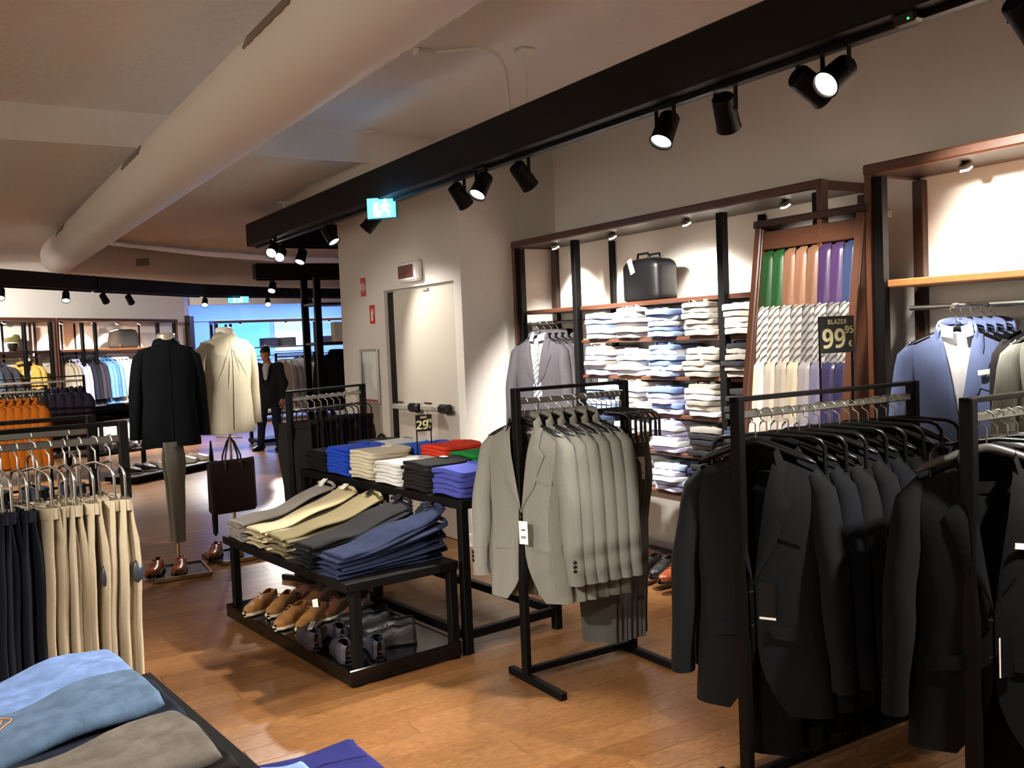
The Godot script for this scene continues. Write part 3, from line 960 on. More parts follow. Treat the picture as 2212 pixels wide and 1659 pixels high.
func jacket_meshes(name: String, k: Dictionary) -> Dictionary:
	if C.has(name):
		return C[name]
	var o := {}
	var b := MB.new()
	b.grid(int(k.get("nu", 36)), int(k.get("nv", 16)), func(u: float, v: float) -> Vector3:
		var w := jw(v, k)
		var a0 := asin(clampf(jgap(v, k) / w, 0.0, 1.0))
		var a := lerpf(a0, TAU - a0, u)
		var front := 1.0 if cos(a) >= 0.0 else -1.0
		return jpoint(w * sin(a), v, front, k))
	o.body = b.mesh()
	for s in [-1.0, 1.0]:
		var sl := MB.new()
		var reach: float = k.sleeve
		sl.grid(14, 12, func(u: float, v: float) -> Vector3:
			var cx := key([[0.0, 0.16], [0.12, 0.2], [0.5, 0.228], [1.0, 0.246]], v) * float(k.w)
			var cy := lerpf(-0.012 - 0.8 * float(k.slope), -0.05 - 0.62 * reach, v)
			var cz := 0.035 * sin(v * 2.6 - 0.4) * float(k.bend)
			var rx := key([[0.0, 0.018], [0.1, 0.044], [0.3, 0.05], [1.0, 0.040]], v)
			var rz := key([[0.0, 0.035], [0.12, 0.062], [0.4, 0.062], [1.0, 0.047]], v) * clampf(float(k.d) / 0.07, 0.85, 1.15)
			var cr := 0.0022 * sin(v * 13.0 + u * 12.0)
			return Vector3(s * (cx + (rx + cr) * cos(u * TAU)), cy + 0.02 * cos(u * TAU) * (1.0 - v), cz + (rz + cr) * sin(u * TAU)), true)
		o["sleeve%d" % int(s)] = sl.mesh()
		var lp := MB.new()
		lp.grid(3, 14, func(u: float, v: float) -> Vector3:
			var vv := v * float(k.button)
			var g := jgap(vv, k)
			var f := v
			var lw := key([[0.0, 0.04], [0.2, 0.052], [0.25, 0.036], [0.28, 0.082], [0.6, 0.06], [1.0, 0.002]], f)
			var x := g - 0.003 + lw * u
			var p := jpoint(x, vv, 1.0, k)
			return Vector3(s * p.x, p.y, p.z + 0.005 + 0.006 * sin(u * PI)))
		o["lapel%d" % int(s)] = lp.mesh()
	var cl := MB.new()
	cl.grid(18, 3, func(u: float, v: float) -> Vector3:
		var a := lerpf(-2.1, 2.1, u)
		var nk: float = k.get("neck", 1.0)
		var p := Vector3(sin(a) * 0.077 * lerpf(1.0, nk, 0.4), 0.0, -cos(a) * 0.05 * nk + 0.012)
		var e := absf(u * 2.0 - 1.0)
		p.y = lerpf(0.016, -0.03, e * e)
		var outw := Vector3(sin(a), 0, -cos(a))
		if v < 0.4:
			p += Vector3(0, 0.03 * v / 0.34, 0)
		else:
			p += Vector3(0, 0.03 - 0.055 * (v - 0.34) / 0.66, 0) + outw * 0.024 * (1.0 - 0.35 * e) * (v - 0.34) / 0.66
		return p)
	o.collar = cl.mesh()
	for q in [["flap", 0.10, 0.64, 0.135, 0.045], ["welt", 0.095, 0.27, 0.09, 0.022]]:
		var f := MB.new()
		f.grid(6, 2, func(u: float, v: float) -> Vector3:
			var x: float = q[1] - q[3] * 0.5 + q[3] * u + 0.02
			var p := jpoint(x, q[2], 1.0, k)
			return p + Vector3(0, -q[4] * v - 0.006 * u, 0.005))
		o[q[0]] = f.mesh()
	var bt := MB.new()
	bt.lathe([Vector2(0, 0.003), Vector2(0.008, 0.003), Vector2(0.009, 0), Vector2(0, -0.002)], Vector3.ZERO, 10)
	o.button = bt.mesh()
	C[name] = o
	return o


const SUIT := {"w": 1.04, "d": 0.056, "len": 0.83, "button": 0.5, "cut": 0.1, "slope": 0.078, "fold": 0.008, "seed": 1.0, "sleeve": 1.1, "bend": 1.0}
const LONG := {"w": 1.12, "d": 0.07, "len": 0.9, "button": 0.5, "cut": 0.1, "slope": 0.085, "fold": 0.008, "seed": 4.0, "sleeve": 1.2, "bend": 1.0}
const BUST := {"w": 0.96, "d": 0.115, "len": 0.73, "button": 0.52, "cut": 0.06, "neck": 1.35, "top": 0.52, "slope": 0.05, "fold": 0.006, "seed": 2.0, "sleeve": 1.0, "bend": 1.0}
const SHIRT := {"w": 0.98, "d": 0.055, "len": 0.76, "button": 0.08, "slope": 0.06, "cut": 0.0, "fold": 0.011, "seed": 3.0, "sleeve": 0.95, "bend": 0.5, "nu": 22, "nv": 9}
const COAT := {"w": 1.08, "d": 0.08, "len": 0.7, "button": 0.12, "slope": 0.06, "cut": 0.02, "fold": 0.008, "seed": 5.0, "sleeve": 1.0, "bend": 0.7, "nu": 22, "nv": 9}


func jacket(t: Node3D, kind: String, k: Dictionary, mat: Material, detail := 2) -> void:
	var o := jacket_meshes(kind, k)
	part(t, "body", o.body, mat)
	for s in [-1, 1]:
		var sl := part(t, "sleeve", o["sleeve%d" % s], mat)
		if detail > 1:
			for i in 3:
				part(sl, "cuff_button", o.button, M.plastic, Vector3(s * (0.244 * k.w + 0.02), -0.6 * k.sleeve + i * 0.02, 0.071), Vector3(PI / 2, s * 0.5, 0))
	part(t, "collar", o.collar, mat)
	if detail > 0:
		for s in [-1, 1]:
			part(t, "lapel", o["lapel%d" % s], mat)
	if detail > 1:
		var fl := part(t, "pocket_flap", o.flap, mat)
		var fr := part(t, "pocket_flap", o.flap, mat)
		fr.scale = Vector3(-1, 1, 1)
		part(t, "breast_pocket", o.welt, mat)
		for v in [0.53, 0.66]:
			var p := jpoint(0.0, v, 1.0, k)
			part(t, "button", o.button, M.plastic, p + Vector3(-0.008, 0, 0.004), Vector3(PI / 2, 0, 0))


func hook_points() -> Array:
	var p := [Vector3(0, 0, 0), Vector3(0, 0.045, 0)]
	for i in 11:
		var a := -PI * 0.5 + 0.5 + i * 0.40
		p.append(Vector3(sin(a + PI * 0.5) * 0.022, 0.085 - cos(a + PI * 0.5) * 0.022, 0))
	return p


func hanger_meshes() -> Dictionary:
	if C.has("hanger"):
		return C.hanger
	var o := {}
	var h := MB.new()
	h.tube([Vector3(0, -0.006, 0), Vector3(0, 0.055, 0), Vector3(-0.019, 0.068, 0), Vector3(-0.022, 0.086, 0), Vector3(-0.012, 0.104, 0), Vector3(0.006, 0.106, 0), Vector3(0.019, 0.096, 0), Vector3(0.021, 0.086, 0)], 0.0028, 7)
	o.hook = h.mesh()
	var s := MB.new()
	s.grid(24, 8, func(u: float, v: float) -> Vector3:
		var x := lerpf(-0.2, 0.2, u)
		var y := -0.006 - 0.07 * pow(absf(x) / 0.2, 1.3)
		var e := 0.3 + 0.7 * sqrt(maxf(0.0, 1.0 - pow(absf(x) / 0.2, 6.0)))
		var rz := lerpf(0.008, 0.024, absf(x) / 0.2) * e
		return Vector3(x, y + 0.015 * e * cos(v * TAU), rz * sin(v * TAU)))
	o.arms = s.mesh()
	var tr := MB.new()
	tr.tube([Vector3(-0.19, -0.12, 0), Vector3(-0.19, -0.03, 0), Vector3(-0.175, -0.008, 0), Vector3(-0.15, 0.004, 0), Vector3(0, 0.016, 0), Vector3(0.15, 0.004, 0), Vector3(0.175, -0.008, 0), Vector3(0.19, -0.03, 0), Vector3(0.19, -0.12, 0)], 0.0075, 8)
	o.frame = tr.mesh()
	var tn := MB.new()
	tn.tube([Vector3(-0.1, -0.12, 0), Vector3(-0.1, -0.03, 0), Vector3(-0.09, -0.008, 0), Vector3(-0.07, 0.004, 0), Vector3(0, 0.016, 0), Vector3(0.07, 0.004, 0), Vector3(0.09, -0.008, 0), Vector3(0.1, -0.03, 0), Vector3(0.1, -0.12, 0)], 0.0048, 8)
	o.frame_thin = tn.mesh()
	o.bar_thin = tubem([Vector3(-0.11, -0.115, 0), Vector3(0.11, -0.115, 0)], 0.003, 6)
	o.bar = tubem([Vector3(-0.19, -0.115, 0), Vector3(0.19, -0.115, 0)], 0.003, 6)
	var c := MB.new()
	c.cbox(Vector3(0, 0, 0.008), Vector3(0.022, 0.05, 0.005), 0.002)
	c.cbox(Vector3(0, 0, -0.008), Vector3(0.022, 0.05, 0.005), 0.002)
	c.tube([Vector3(-0.012, 0.004, 0), Vector3(0.012, 0.004, 0)], 0.008, 8)
	o.clip = c.mesh()
	C.hanger = o
	return o


# wide-shouldered jacket hanger
func coat_hanger(at: Vector3, turn: float, label: String, group: String, mat: Material = null, reach := 1.0) -> void:
	var o := hanger_meshes()
	var t := thing("coat_hanger", label, "hanger", at, turn, group)
	part(t, "hook", o.hook, M.chrome).scale.y = reach
	part(t, "arms", o.arms, mat if mat else M.plastic)


func clip_hanger(at: Vector3, turn: float, label: String, group: String, half := 0.13, chrome := false) -> void:
	var o := hanger_meshes()
	var t := thing("clip_hanger", label, "hanger", at, turn, group)
	part(t, "hook", o.hook, M.chrome)
	part(t, "frame", o.frame_thin if chrome or half < 0.11 else o.frame, M.chrome if chrome else M.plastic)
	part(t, "clip_bar", o.bar_thin if chrome or half < 0.11 else o.bar, M.chrome)
	for s in [-1, 1]:
		part(t, "clip", o.clip, M.brass if not chrome else M.chrome, Vector3(s * half, -0.125, 0))


# trousers hung by the waist, seen from the side as a soft pleated drop. Origin: middle of the waistband top.
func trouser_meshes(name: String, ln: float, hw: float, th: float, ripple: float, sd: float) -> Dictionary:
	if C.has(name):
		return C[name]
	var o := {}
	for leg in [-1, 1]:
		var b := MB.new()
		b.grid(22, 14, func(u: float, v: float) -> Vector3:
			var a := u * TAU
			var w := key([[0.0, hw * 0.92], [0.2, hw * 1.0], [0.45, hw * 0.78], [1.0, hw * 0.62]], v)
			var d := th * key([[0.0, 0.42], [0.18, 1.0], [1.0, 0.72]], v)
			var rp := 1.0 + ripple * sin(3.0 * a + sd + v * 2.4 + leg) + ripple * 0.6 * sin(5.0 * a + sd * 2.0 - v * 3.0)
			return Vector3(w * sin(a) * (0.92 + 0.08 * rp), -ln * v * (1.0 if leg > 0 else 0.985), leg * d * 0.55 + d * 0.6 * cos(a) * rp), true)
		o["leg%d" % leg] = b.mesh()
	var wb := MB.new()
	wb.grid(24, 2, func(u: float, v: float) -> Vector3:
		var a := u * TAU
		return Vector3(hw * 0.94 * sin(a), 0.002 - 0.038 * v, th * 0.82 * cos(a) * (1.0 + ripple * sin(4.0 * a + sd))), true)
	o.band = wb.mesh()
	C[name] = o
	return o


func trousers(label: String, at: Vector3, turn: float, group: String, mat: Material, o: Dictionary, sec := false) -> Node3D:
	var t := thing("trousers", label, "trousers", at, turn, group)
	part(t, "leg", o["leg-1"], mat)
	part(t, "leg", o["leg1"], mat)
	part(t, "waistband", o.band, mat)
	if sec:
		var m := MB.new()
		m.lathe([Vector2(0, 0.012), Vector2(0.02, 0.008), Vector2(0.026, 0.0), Vector2(0.02, -0.006), Vector2(0, -0.008)], Vector3.ZERO, 14)
		var s := part(t, "security_tag", m.mesh(), std(Color8(46, 50, 58), 0.4), Vector3(0.115, -0.25, -0.02), Vector3(PI / 2, PI / 2, 0))
		s.scale = Vector3(0.9, 1, 1.6)
	return t


func swing_tag(t: Node3D, at: Vector3, w := 0.045, h := 0.11, n := "price_tag") -> void:
	var p := part(t, n, boxm(Vector3(w, h, 0.0012), 0.0), M.card, at)
	part(p, "print", boxm(Vector3(w * 0.5, 0.006, 0.0006), 0.0), M.signblack, Vector3(0, h * 0.12, 0.001))
	part(p, "barcode", boxm(Vector3(w * 0.6, 0.012, 0.0006), 0.0), std(Color8(120, 120, 118), 0.6), Vector3(0, -h * 0.2, 0.001))


# soft folded slab; profile rounds the folded edges, "arch" lifts the middle, rise(z) lifts along the depth
func slab(w: float, d: float, h: float, arch := 0.0, sd := 0.0) -> ArrayMesh:
	var b := MB.new()
	var prof := [[0.0, -1.0], [0.9, -1.0], [0.97, -0.72], [1.0, 0.0], [0.97, 0.72], [0.9, 1.0], [0.5, 1.06], [0.0, 1.08]]
	b.grid(32, 7, func(u: float, v: float) -> Vector3:
		var q: Array = prof[int(round(v * 7))]
		var a := -u * TAU
		var cx := signf(cos(a)) * pow(absf(cos(a)), 0.32)
		var cz := signf(sin(a)) * pow(absf(sin(a)), 0.32)
		var ins: float = h * 0.9 * (1.0 - q[0]) if q[0] > 0.85 else 0.0
		var x: float = cx * (w * 0.5 - ins) * (1.0 if q[0] > 0.85 else q[0])
		var z: float = cz * (d * 0.5 - ins) * (1.0 if q[0] > 0.85 else q[0])
		var y: float = h * 0.5 + h * 0.5 * q[1]
		y += arch * (1.0 - pow(2.0 * x / w, 2.0))
		y += 0.0022 * sin(x * 40.0 + sd * 3.0) * cos(z * 33.0 + sd)
		return Vector3(x + 0.002 * sin(z * 60.0 + sd), y, z + 0.002 * sin(x * 50.0 + sd)), true)
	return b.mesh()


# folded dress shirt, collar toward +z
func folded_shirt_meshes() -> Dictionary:
	if C.has("folded"):
		return C.folded
	var o := {"body": [slab(0.25, 0.33, 0.032, 0.006, 0.3), slab(0.25, 0.33, 0.036, 0.009, 1.7), slab(0.24, 0.33, 0.030, 0.004, 4.1)]}
	var c := MB.new()
	c.grid(16, 3, func(u: float, v: float) -> Vector3:
		var a := lerpf(-2.3, 2.3, u)
		var r := lerpf(0.058, 0.074, v)
		return Vector3(sin(a) * r, 0.012 + 0.022 * sin(v * PI) + (0.004 if v < 0.5 else 0.0), 0.1 - cos(a) * r * 0.55 + 0.012 * v))
	o.collar = c.mesh()
	o.placket = boxm(Vector3(0.03, 0.003, 0.14), 0.001)
	C.folded = o
	return o


func folded_shirt(label: String, group: String, at: Vector3, turn: float, mat: Material, i: int, light := false) -> void:
	var o := folded_shirt_meshes()
	var t := thing("folded_shirt", label, "shirt", at, turn, group)
	part(t, "body", o.body[i % 3], mat)
	part(t, "collar", o.collar, fab(238, 238, 240) if light else mat, Vector3(0, 0.016, 0))
	part(t, "placket", o.placket, mat, Vector3(0, 0.041, 0.085))


# ---------------------------------------------------------------- shoes

# one shoe, heel at z = 0, toe toward +z
func shoe_meshes() -> Dictionary:
	if C.has("shoe"):
		return C.shoe
	var o := {}
	var hw := func(s: float) -> float: return key([[0.0, 0.012], [0.05, 0.03], [0.2, 0.034], [0.42, 0.032], [0.7, 0.046], [0.88, 0.038], [1.0, 0.006]], s)
	var hh := func(s: float) -> float: return key([[0.0, 0.072], [0.1, 0.078], [0.3, 0.066], [0.45, 0.074], [0.62, 0.062], [0.8, 0.047], [0.94, 0.038], [1.0, 0.02]], s)
	var gap := func(s: float) -> float: return key([[0.0, 0.0], [0.05, 0.75], [0.2, 0.8], [0.38, 0.72], [0.46, 0.0], [1.0, 0.0]], s)
	var up := MB.new()
	for sd in [-1.0, 1.0]:
		up.grid(22, 7, func(u: float, v: float) -> Vector3:
			var a: float = v * (PI / 2 - gap.call(u))
			var w: float = hw.call(u)
			var h: float = hh.call(u)
			var bow := 1.0 + 0.1 * sin(a * 2.0)
			return Vector3(sd * w * pow(cos(a), 0.75) * bow + 0.006 * sin(u * 3.0), 0.018 + h * pow(sin(a), 0.8) * (1.0 if gap.call(u) < 0.1 else 1.0 / pow(sin(PI / 2 - gap.call(u)), 0.8)), u * 0.28))
	o.upper = up.mesh()
	var so := MB.new()
	so.grid(22, 5, func(u: float, v: float) -> Vector3:
		var w: float = hw.call(u) + 0.005
		var y: float = [0.0, 0.0, 0.010, 0.020, 0.020, 0.020][int(round(v * 5))]
		var f: float = [0.0, 0.95, 1.0, 1.0, 0.96, 0.0][int(round(v * 5))]
		return Vector3(w * f + 0.006 * sin(u * 3.0), y + (0.004 * sin(u * 9.0) if y < 0.01 else 0.0), u * 0.288 - 0.004))
	so.grid(22, 5, func(u: float, v: float) -> Vector3:
		var w: float = hw.call(u) + 0.005
		var y: float = [0.0, 0.0, 0.010, 0.020, 0.020, 0.020][int(round(v * 5))]
		var f: float = [0.0, 0.95, 1.0, 1.0, 0.96, 0.0][int(round(v * 5))]
		return Vector3(-w * f + 0.006 * sin(u * 3.0), y + (0.004 * sin(u * 9.0) if y < 0.01 else 0.0), u * 0.288 - 0.004))
	o.sole = so.mesh()
	var ins := MB.new()
	ins.grid(8, 2, func(u: float, v: float) -> Vector3:
		var s := 0.05 + 0.45 * u
		return Vector3((v * 2.0 - 1.0) * hw.call(s) * 0.92, 0.034, s * 0.28))
	o.insole = ins.mesh()
	var rim := MB.new()
	var rp := []
	for i in 15:
		var s := 0.03 + 0.42 * (i / 14.0)
		rp.append(Vector3(hw.call(s) * pow(sin(gap.call(s)), 0.75) * 1.02, 0.019 + hh.call(s), s * 0.28))
	for i in 14:
		var q: Vector3 = rp[13 - i]
		rp.append(Vector3(-q.x, q.y, q.z))
	rim.tube(rp, 0.0028, 5)
	o.rim = rim.mesh()
	o.lace = tubem([Vector3(-0.02, 0, 0), Vector3(0, 0.008, 0.004), Vector3(0.02, 0, 0)], 0.002, 5)
	C.shoe = o
	return o


func shoe(label: String, at: Vector3, turn: float, mat: Material, sole: Material, group: String, tagged := false) -> void:
	var o := shoe_meshes()
	var t := thing("shoe", label, "shoe", at, turn, group)
	part(t, "upper", o.upper, mat)
	part(t, "sole", o.sole, sole)
	part(t, "insole", o.insole, M.inside)
	part(t, "collar_rim", o.rim, mat)
	for i in 3:
		part(t, "lace", o.lace, sole if mat == M.navyshoe else mat, Vector3(0, 0.098 - 0.009 * i, 0.138 + 0.022 * i))
	if tagged:
		part(t, "tag", boxm(Vector3(0.03, 0.05, 0.001), 0.0), M.card, Vector3(0, 0.105, 0.09), Vector3(-0.5, 0.3, 0.2))


func pair(label: String, at: Vector3, turn: float, mat: Material, sole: Material, group: String, gap := 0.1, tagged := false) -> void:
	for s in [-1, 1]:
		var off := Vector3(s * gap * 0.5, 0, 0).rotated(Vector3.UP, turn)
		shoe(("right " if s < 0 else "left ") + label, at + off, turn + s * 0.06, mat, sole, group, tagged and s > 0)


# ---------------------------------------------------------------- what hangs and lies where

func hang_y(h := 1.365) -> float:
	return h - 0.152


func suit(label: String, at: Vector3, turn: float, group: String, mat: Material, detail := 1, long := false) -> Node3D:
	var t := thing("suit_jacket", label, "jacket", at, turn, group)
	if long:
		t.position.y -= 0.035
		jacket(t, "long", LONG, mat, detail)
	else:
		jacket(t, "suit", SUIT, mat, detail)
	return t


# V of a shirt inside a jacket front, with collar and, if asked, a tie
func shirt_front(label: String, at: Vector3, turn: float, mat: Material, tie: Material = null, tie_label := "") -> void:
	var t := thing("dress_shirt", label, "shirt", at, turn)
	if not C.has("shirtv"):
		var m := MB.new()
		m.grid(8, 10, func(u: float, v: float) -> Vector3:
			var vv := lerpf(0.02, 0.56, v)
			var x := lerpf(-1.0, 1.0, u) * (jgap(vv, SUIT) + 0.02)
			var p := jpoint(x, vv, 1.0, SUIT)
			return p + Vector3(0, 0, -0.012 - 0.01 * absf(u * 2.0 - 1.0)))
		C.shirtv = m.mesh()
		var c := MB.new()
		for s in [-1.0, 1.0]:
			c.grid(6, 3, func(u: float, v: float) -> Vector3:
				var a: float = lerpf(0.25, 2.6, u)
				var r := 0.062 + 0.012 * v
				return Vector3(s * sin(a) * r, 0.035 - 0.05 * v - 0.03 * (1.0 - u), cos(a) * r * 0.75 + 0.012 * v))
		C.shirtcollar = c.mesh()
		var ti := MB.new()
		ti.grid(4, 8, func(u: float, v: float) -> Vector3:
			var w := key([[0.0, 0.022], [0.1, 0.016], [1.0, 0.042]], v)
			var p := jpoint(0.0, lerpf(0.04, 0.6, v), 1.0, SUIT)
			return p + Vector3((u - 0.5) * 2.0 * w, 0, 0.0 + 0.006 * sin(u * PI)))
		C.tiehang = ti.mesh()
	part(t, "front", C.shirtv, mat)
	part(t, "collar", C.shirtcollar, mat)
	if tie:
		single("necktie", tie_label, "tie", C.tiehang, tie, at, turn)


func grey_rack() -> void:
	var grey := fab(138, 136, 126, "wool")
	var greyd := fab(92, 88, 82, "wool")
	var y := hang_y()
	var turn := deg_to_rad(-64)
	for i in 6:
		var at := Vector3(2.315 + i * 0.064, y, -3.65 + 0.004 * i)
		var tt := turn + 0.02 * sin(i * 2.3)
		if i == 0:
			var t := suit("front light grey suit jacket with white price tag, open lapels showing", at, tt, "grey suit jackets", grey, 2)
			swing_tag(t, Vector3(0.03, -0.50, 0.1), 0.045, 0.105)
			part(t, "label_patch", boxm(Vector3(0.05, 0.03, 0.002), 0.0), M.card, Vector3(0.0, -0.05, -0.045))
		else:
			suit("light grey suit jacket, %s behind the one with the tag" % ordn(i - 1), at, tt, "grey suit jackets", grey, 1)
		coat_hanger(at, tt, "black hanger of the %s light grey jacket counted from the tagged one" % ordn(i), "hangers of the grey jackets")
	var tm := trouser_meshes("suit_trousers", 1.0, 0.145, 0.035, 0.16, 0.6)
	for i in 7:
		var at := Vector3(2.70 + i * 0.03, y, -3.65)
		var tt := deg_to_rad(-56 + 3 * (i % 3))
		clip_hanger(at, tt, "%s clip hanger of the grey trousers behind the grey jackets" % ordn(i), "clip hangers of the grey trousers")
		var t := trousers("grey suit trousers, %s pair behind the grey jackets" % ordn(i), at + Vector3(0, -0.112, 0), tt, "grey suit trousers", greyd, tm)
		if i == 5 or i == 6:
			swing_tag(t, Vector3(0.1, -0.16, 0.05), 0.05, 0.11)


func black_racks() -> void:
	var char1 := fab(27, 28, 29, "wool")
	var char2 := fab(25, 25, 27, "wool")
	var navy := fab(26, 28, 33, "wool")
	var black := fab(18, 18, 19, "wool")
	var y := hang_y()
	var tm := trouser_meshes("suit_trousers", 1.0, 0.145, 0.035, 0.16, 0.6)
	for i in 8:
		var at := Vector3(2.395 + i * 0.108, y - 0.002 * (i % 3), -2.3)
		var tt := deg_to_rad(-60 - 3 * (i % 3))
		if i == 0:
			var t := suit("charcoal suit jacket at the end of the long rack, dark tag in front", at, tt, "charcoal suit jackets", char1, 2, true)
			var p := part(t, "hang_tag", boxm(Vector3(0.055, 0.12, 0.0015), 0.0), M.plastic, Vector3(0.045, -0.5, 0.09))
			part(p, "tag_edge", boxm(Vector3(0.055, 0.008, 0.002), 0.0), M.card, Vector3(0, -0.058, 0.0005))
		else:
			suit("charcoal suit jacket, %s behind the one with the dark tag" % ordn(i - 1), at, tt, "charcoal suit jackets", [char2, navy, char1][i % 3], 1, true)
		coat_hanger(at, tt, "black wide-shouldered hanger, %s on the rack with the 99 sign" % ordn(i), "jacket hangers on the long rack")
		var a2 := at + Vector3(0.055, 0, 0)
		clip_hanger(a2, tt + 0.1, "black clip hanger with brass clips, %s on the 99 sign rack" % ordn(i), "clip hangers on the long rack", 0.12)
		trousers("black suit trousers clipped behind the %s charcoal jacket" % ordn(i), a2 + Vector3(0, -0.112, 0), tt + 0.1, "black suit trousers on the long rack", black, tm)
	for i in 5:
		var at := Vector3(2.69 + i * 0.11, y, -1.65)
		var tt := deg_to_rad(-50 - 4 * (i % 2))
		if i == 0:
			var t := suit("black suit jacket with dotted white pocket square and plastic tag", at, tt, "black suit jackets", fab(22, 22, 24, "wool"), 2, true)
			part(t, "pocket_square", boxm(Vector3(0.085, 0.018, 0.004), 0.003), M.card, Vector3(0.095, -0.25, 0.09), Vector3(0, 0.3, -0.1))
			var p := part(t, "hang_tag", boxm(Vector3(0.045, 0.12, 0.0015), 0.0), M.plastic, Vector3(0.03, -0.58, 0.09), Vector3(0, 0.5, 0))
			part(p, "tag_edge", boxm(Vector3(0.004, 0.12, 0.002), 0.0), M.card, Vector3(-0.022, 0, 0.0005))
			var m := MB.new()
			m.lathe([Vector2(0, 0.012), Vector2(0.02, 0.008), Vector2(0.024, 0.0), Vector2(0, -0.008)], Vector3.ZERO, 14)
			part(t, "security_tag", m.mesh(), std(Color8(66, 68, 72), 0.35), Vector3(-0.26, -0.42, 0.07), Vector3(PI / 2, 0, 0))
		else:
			suit("black suit jacket, %s behind the one with the pocket square" % ordn(i - 1), at, tt, "black suit jackets", black, 1, true)
		coat_hanger(at, tt, "%s grey-topped hanger on the rack of black suits" % ordn(i), "jacket hangers of the black suits", std(Color8(60, 58, 54), 0.4))
		var a2 := at + Vector3(0.055, 0, 0)
		clip_hanger(a2, tt + 0.12, "%s clip hanger on the rack of black suits" % ordn(i), "clip hangers of the black suits", 0.12)
		trousers("black trousers behind the %s jacket of the pocket square rack" % ordn(i), a2 + Vector3(0, -0.112, 0), tt + 0.12, "black trousers of the black suits", black, tm)
	price_sign("black price sign reading 99.95 on the long suit rack", Vector3(2.825, 1.303, -2.3), deg_to_rad(-12), "99", "95", "BLAZER", 0.155, 0.135, 0.19)


func trouser_rack() -> void:
	var beige := fab(198, 182, 154)
	var navy := fab(34, 36, 46)
	var khaki := fab(132, 104, 62)
	var tm := [trouser_meshes("chinos", 1.02, 0.13, 0.045, 0.26, 0.4), trouser_meshes("chinos_b", 1.0, 0.12, 0.045, 0.3, 2.1), trouser_meshes("chinos_c", 1.03, 0.135, 0.042, 0.22, 3.9)]
	var y := hang_y()
	for i in 17:
		var x := 0.515 - i * 0.048
		var kind := 0 if i < 6 else (1 if i < 12 else 2)
		var tt := deg_to_rad(-74 + 9 * sin(i * 1.7))
		var at := Vector3(x, y, -3.52)
		clip_hanger(at, tt, "%s steel clip hanger from the end post of the double rack" % ordn(i), "hangers on the front trouser rail", 0.09, true)
		trousers("%s trousers, %s pair from the end post of the double rack" % [["beige", "navy", "khaki"][kind], ordn(i)], at + Vector3(0, -0.112, 0), tt, ["beige trousers", "navy trousers", "khaki trousers"][kind], [beige, navy, khaki][kind], tm[i % 3], kind == 0 and (i == 0 or i == 2))
	for i in 6:
		var at := Vector3(0.44 - i * 0.13, y, -4.0)
		var tt := deg_to_rad(-84)
		clip_hanger(at, tt, "%s clip hanger on the rear rail of the double rack" % ordn(i), "hangers on the rear trouser rail", 0.09, true)
		trousers("dark trousers, %s on the rear rail of the double rack" % ordn(i), at + Vector3(0, -0.112, 0), tt, "trousers on the rear rail", navy, tm[1])
	# dark trouser rack in the middle distance
	var dk := [fab(40, 38, 36), fab(54, 46, 40), fab(36, 36, 42)]
	var ax := Vector3(cos(deg_to_rad(28)), 0, -sin(deg_to_rad(28)))
	for i in 11:
		var at := Vector3(2.05, hang_y(1.3), -6.2) + ax * (0.05 + i * 0.067)
		var tt := deg_to_rad(-45 + 8 * sin(i * 2.1))
		clip_hanger(at, tt, "%s clip hanger on the dark trouser rack by the door" % ordn(i), "hangers of the dark trousers", 0.1)
		var t := trousers("dark trousers, %s on the rack beyond the coloured shirts" % ordn(i), at + Vector3(0, -0.07, 0), tt, "dark trousers", dk[i % 3], tm[i % 3])
		if i in [1, 9]:
			swing_tag(t, Vector3(0.06, -0.12, 0.05), 0.05, 0.16)


# ribbon of cloth lying along -z..+z: length d, width w, thickness h, height given by rise(s, x); s = 0 is the rounded fold
func ribbon(w: float, d: float, h: float, rise: Callable, sd := 0.0, droop := 0.0) -> ArrayMesh:
	var b := MB.new()
	var s0 := h * 0.6 / d
	b.grid(20, 24, func(u: float, v: float) -> Vector3:
		var a := u * TAU
		var j := int(round(v * 24))
		var s: float = [0.0, 0.06, 0.3, 0.62, 1.0][j] * s0 if j < 5 else lerpf(s0, 1.0, (j - 4) / 20.0)
		var e := sqrt(maxf(0.0, 1.0 - pow(1.0 - s / s0, 2.0))) if s < s0 else 1.0
		if j == 24:
			e = 0.0
		var cx := signf(cos(a)) * pow(absf(cos(a)), 0.3)
		var cy := signf(sin(a)) * pow(absf(sin(a)), 0.55)
		var x := cx * w * 0.5 * (1.0 + 0.035 * sin(s * 7.0 + sd))
		var y: float = h * 0.5 + cy * h * 0.5 * e + rise.call(s, x) - droop * pow(absf(cx), 4.0)
		return Vector3(x + 0.006 * sin(s * 6.0 + sd * 2.0), y, (s - 0.5) * d + 0.003 * sin(x * 40.0 + sd)), true)
	return b.mesh()


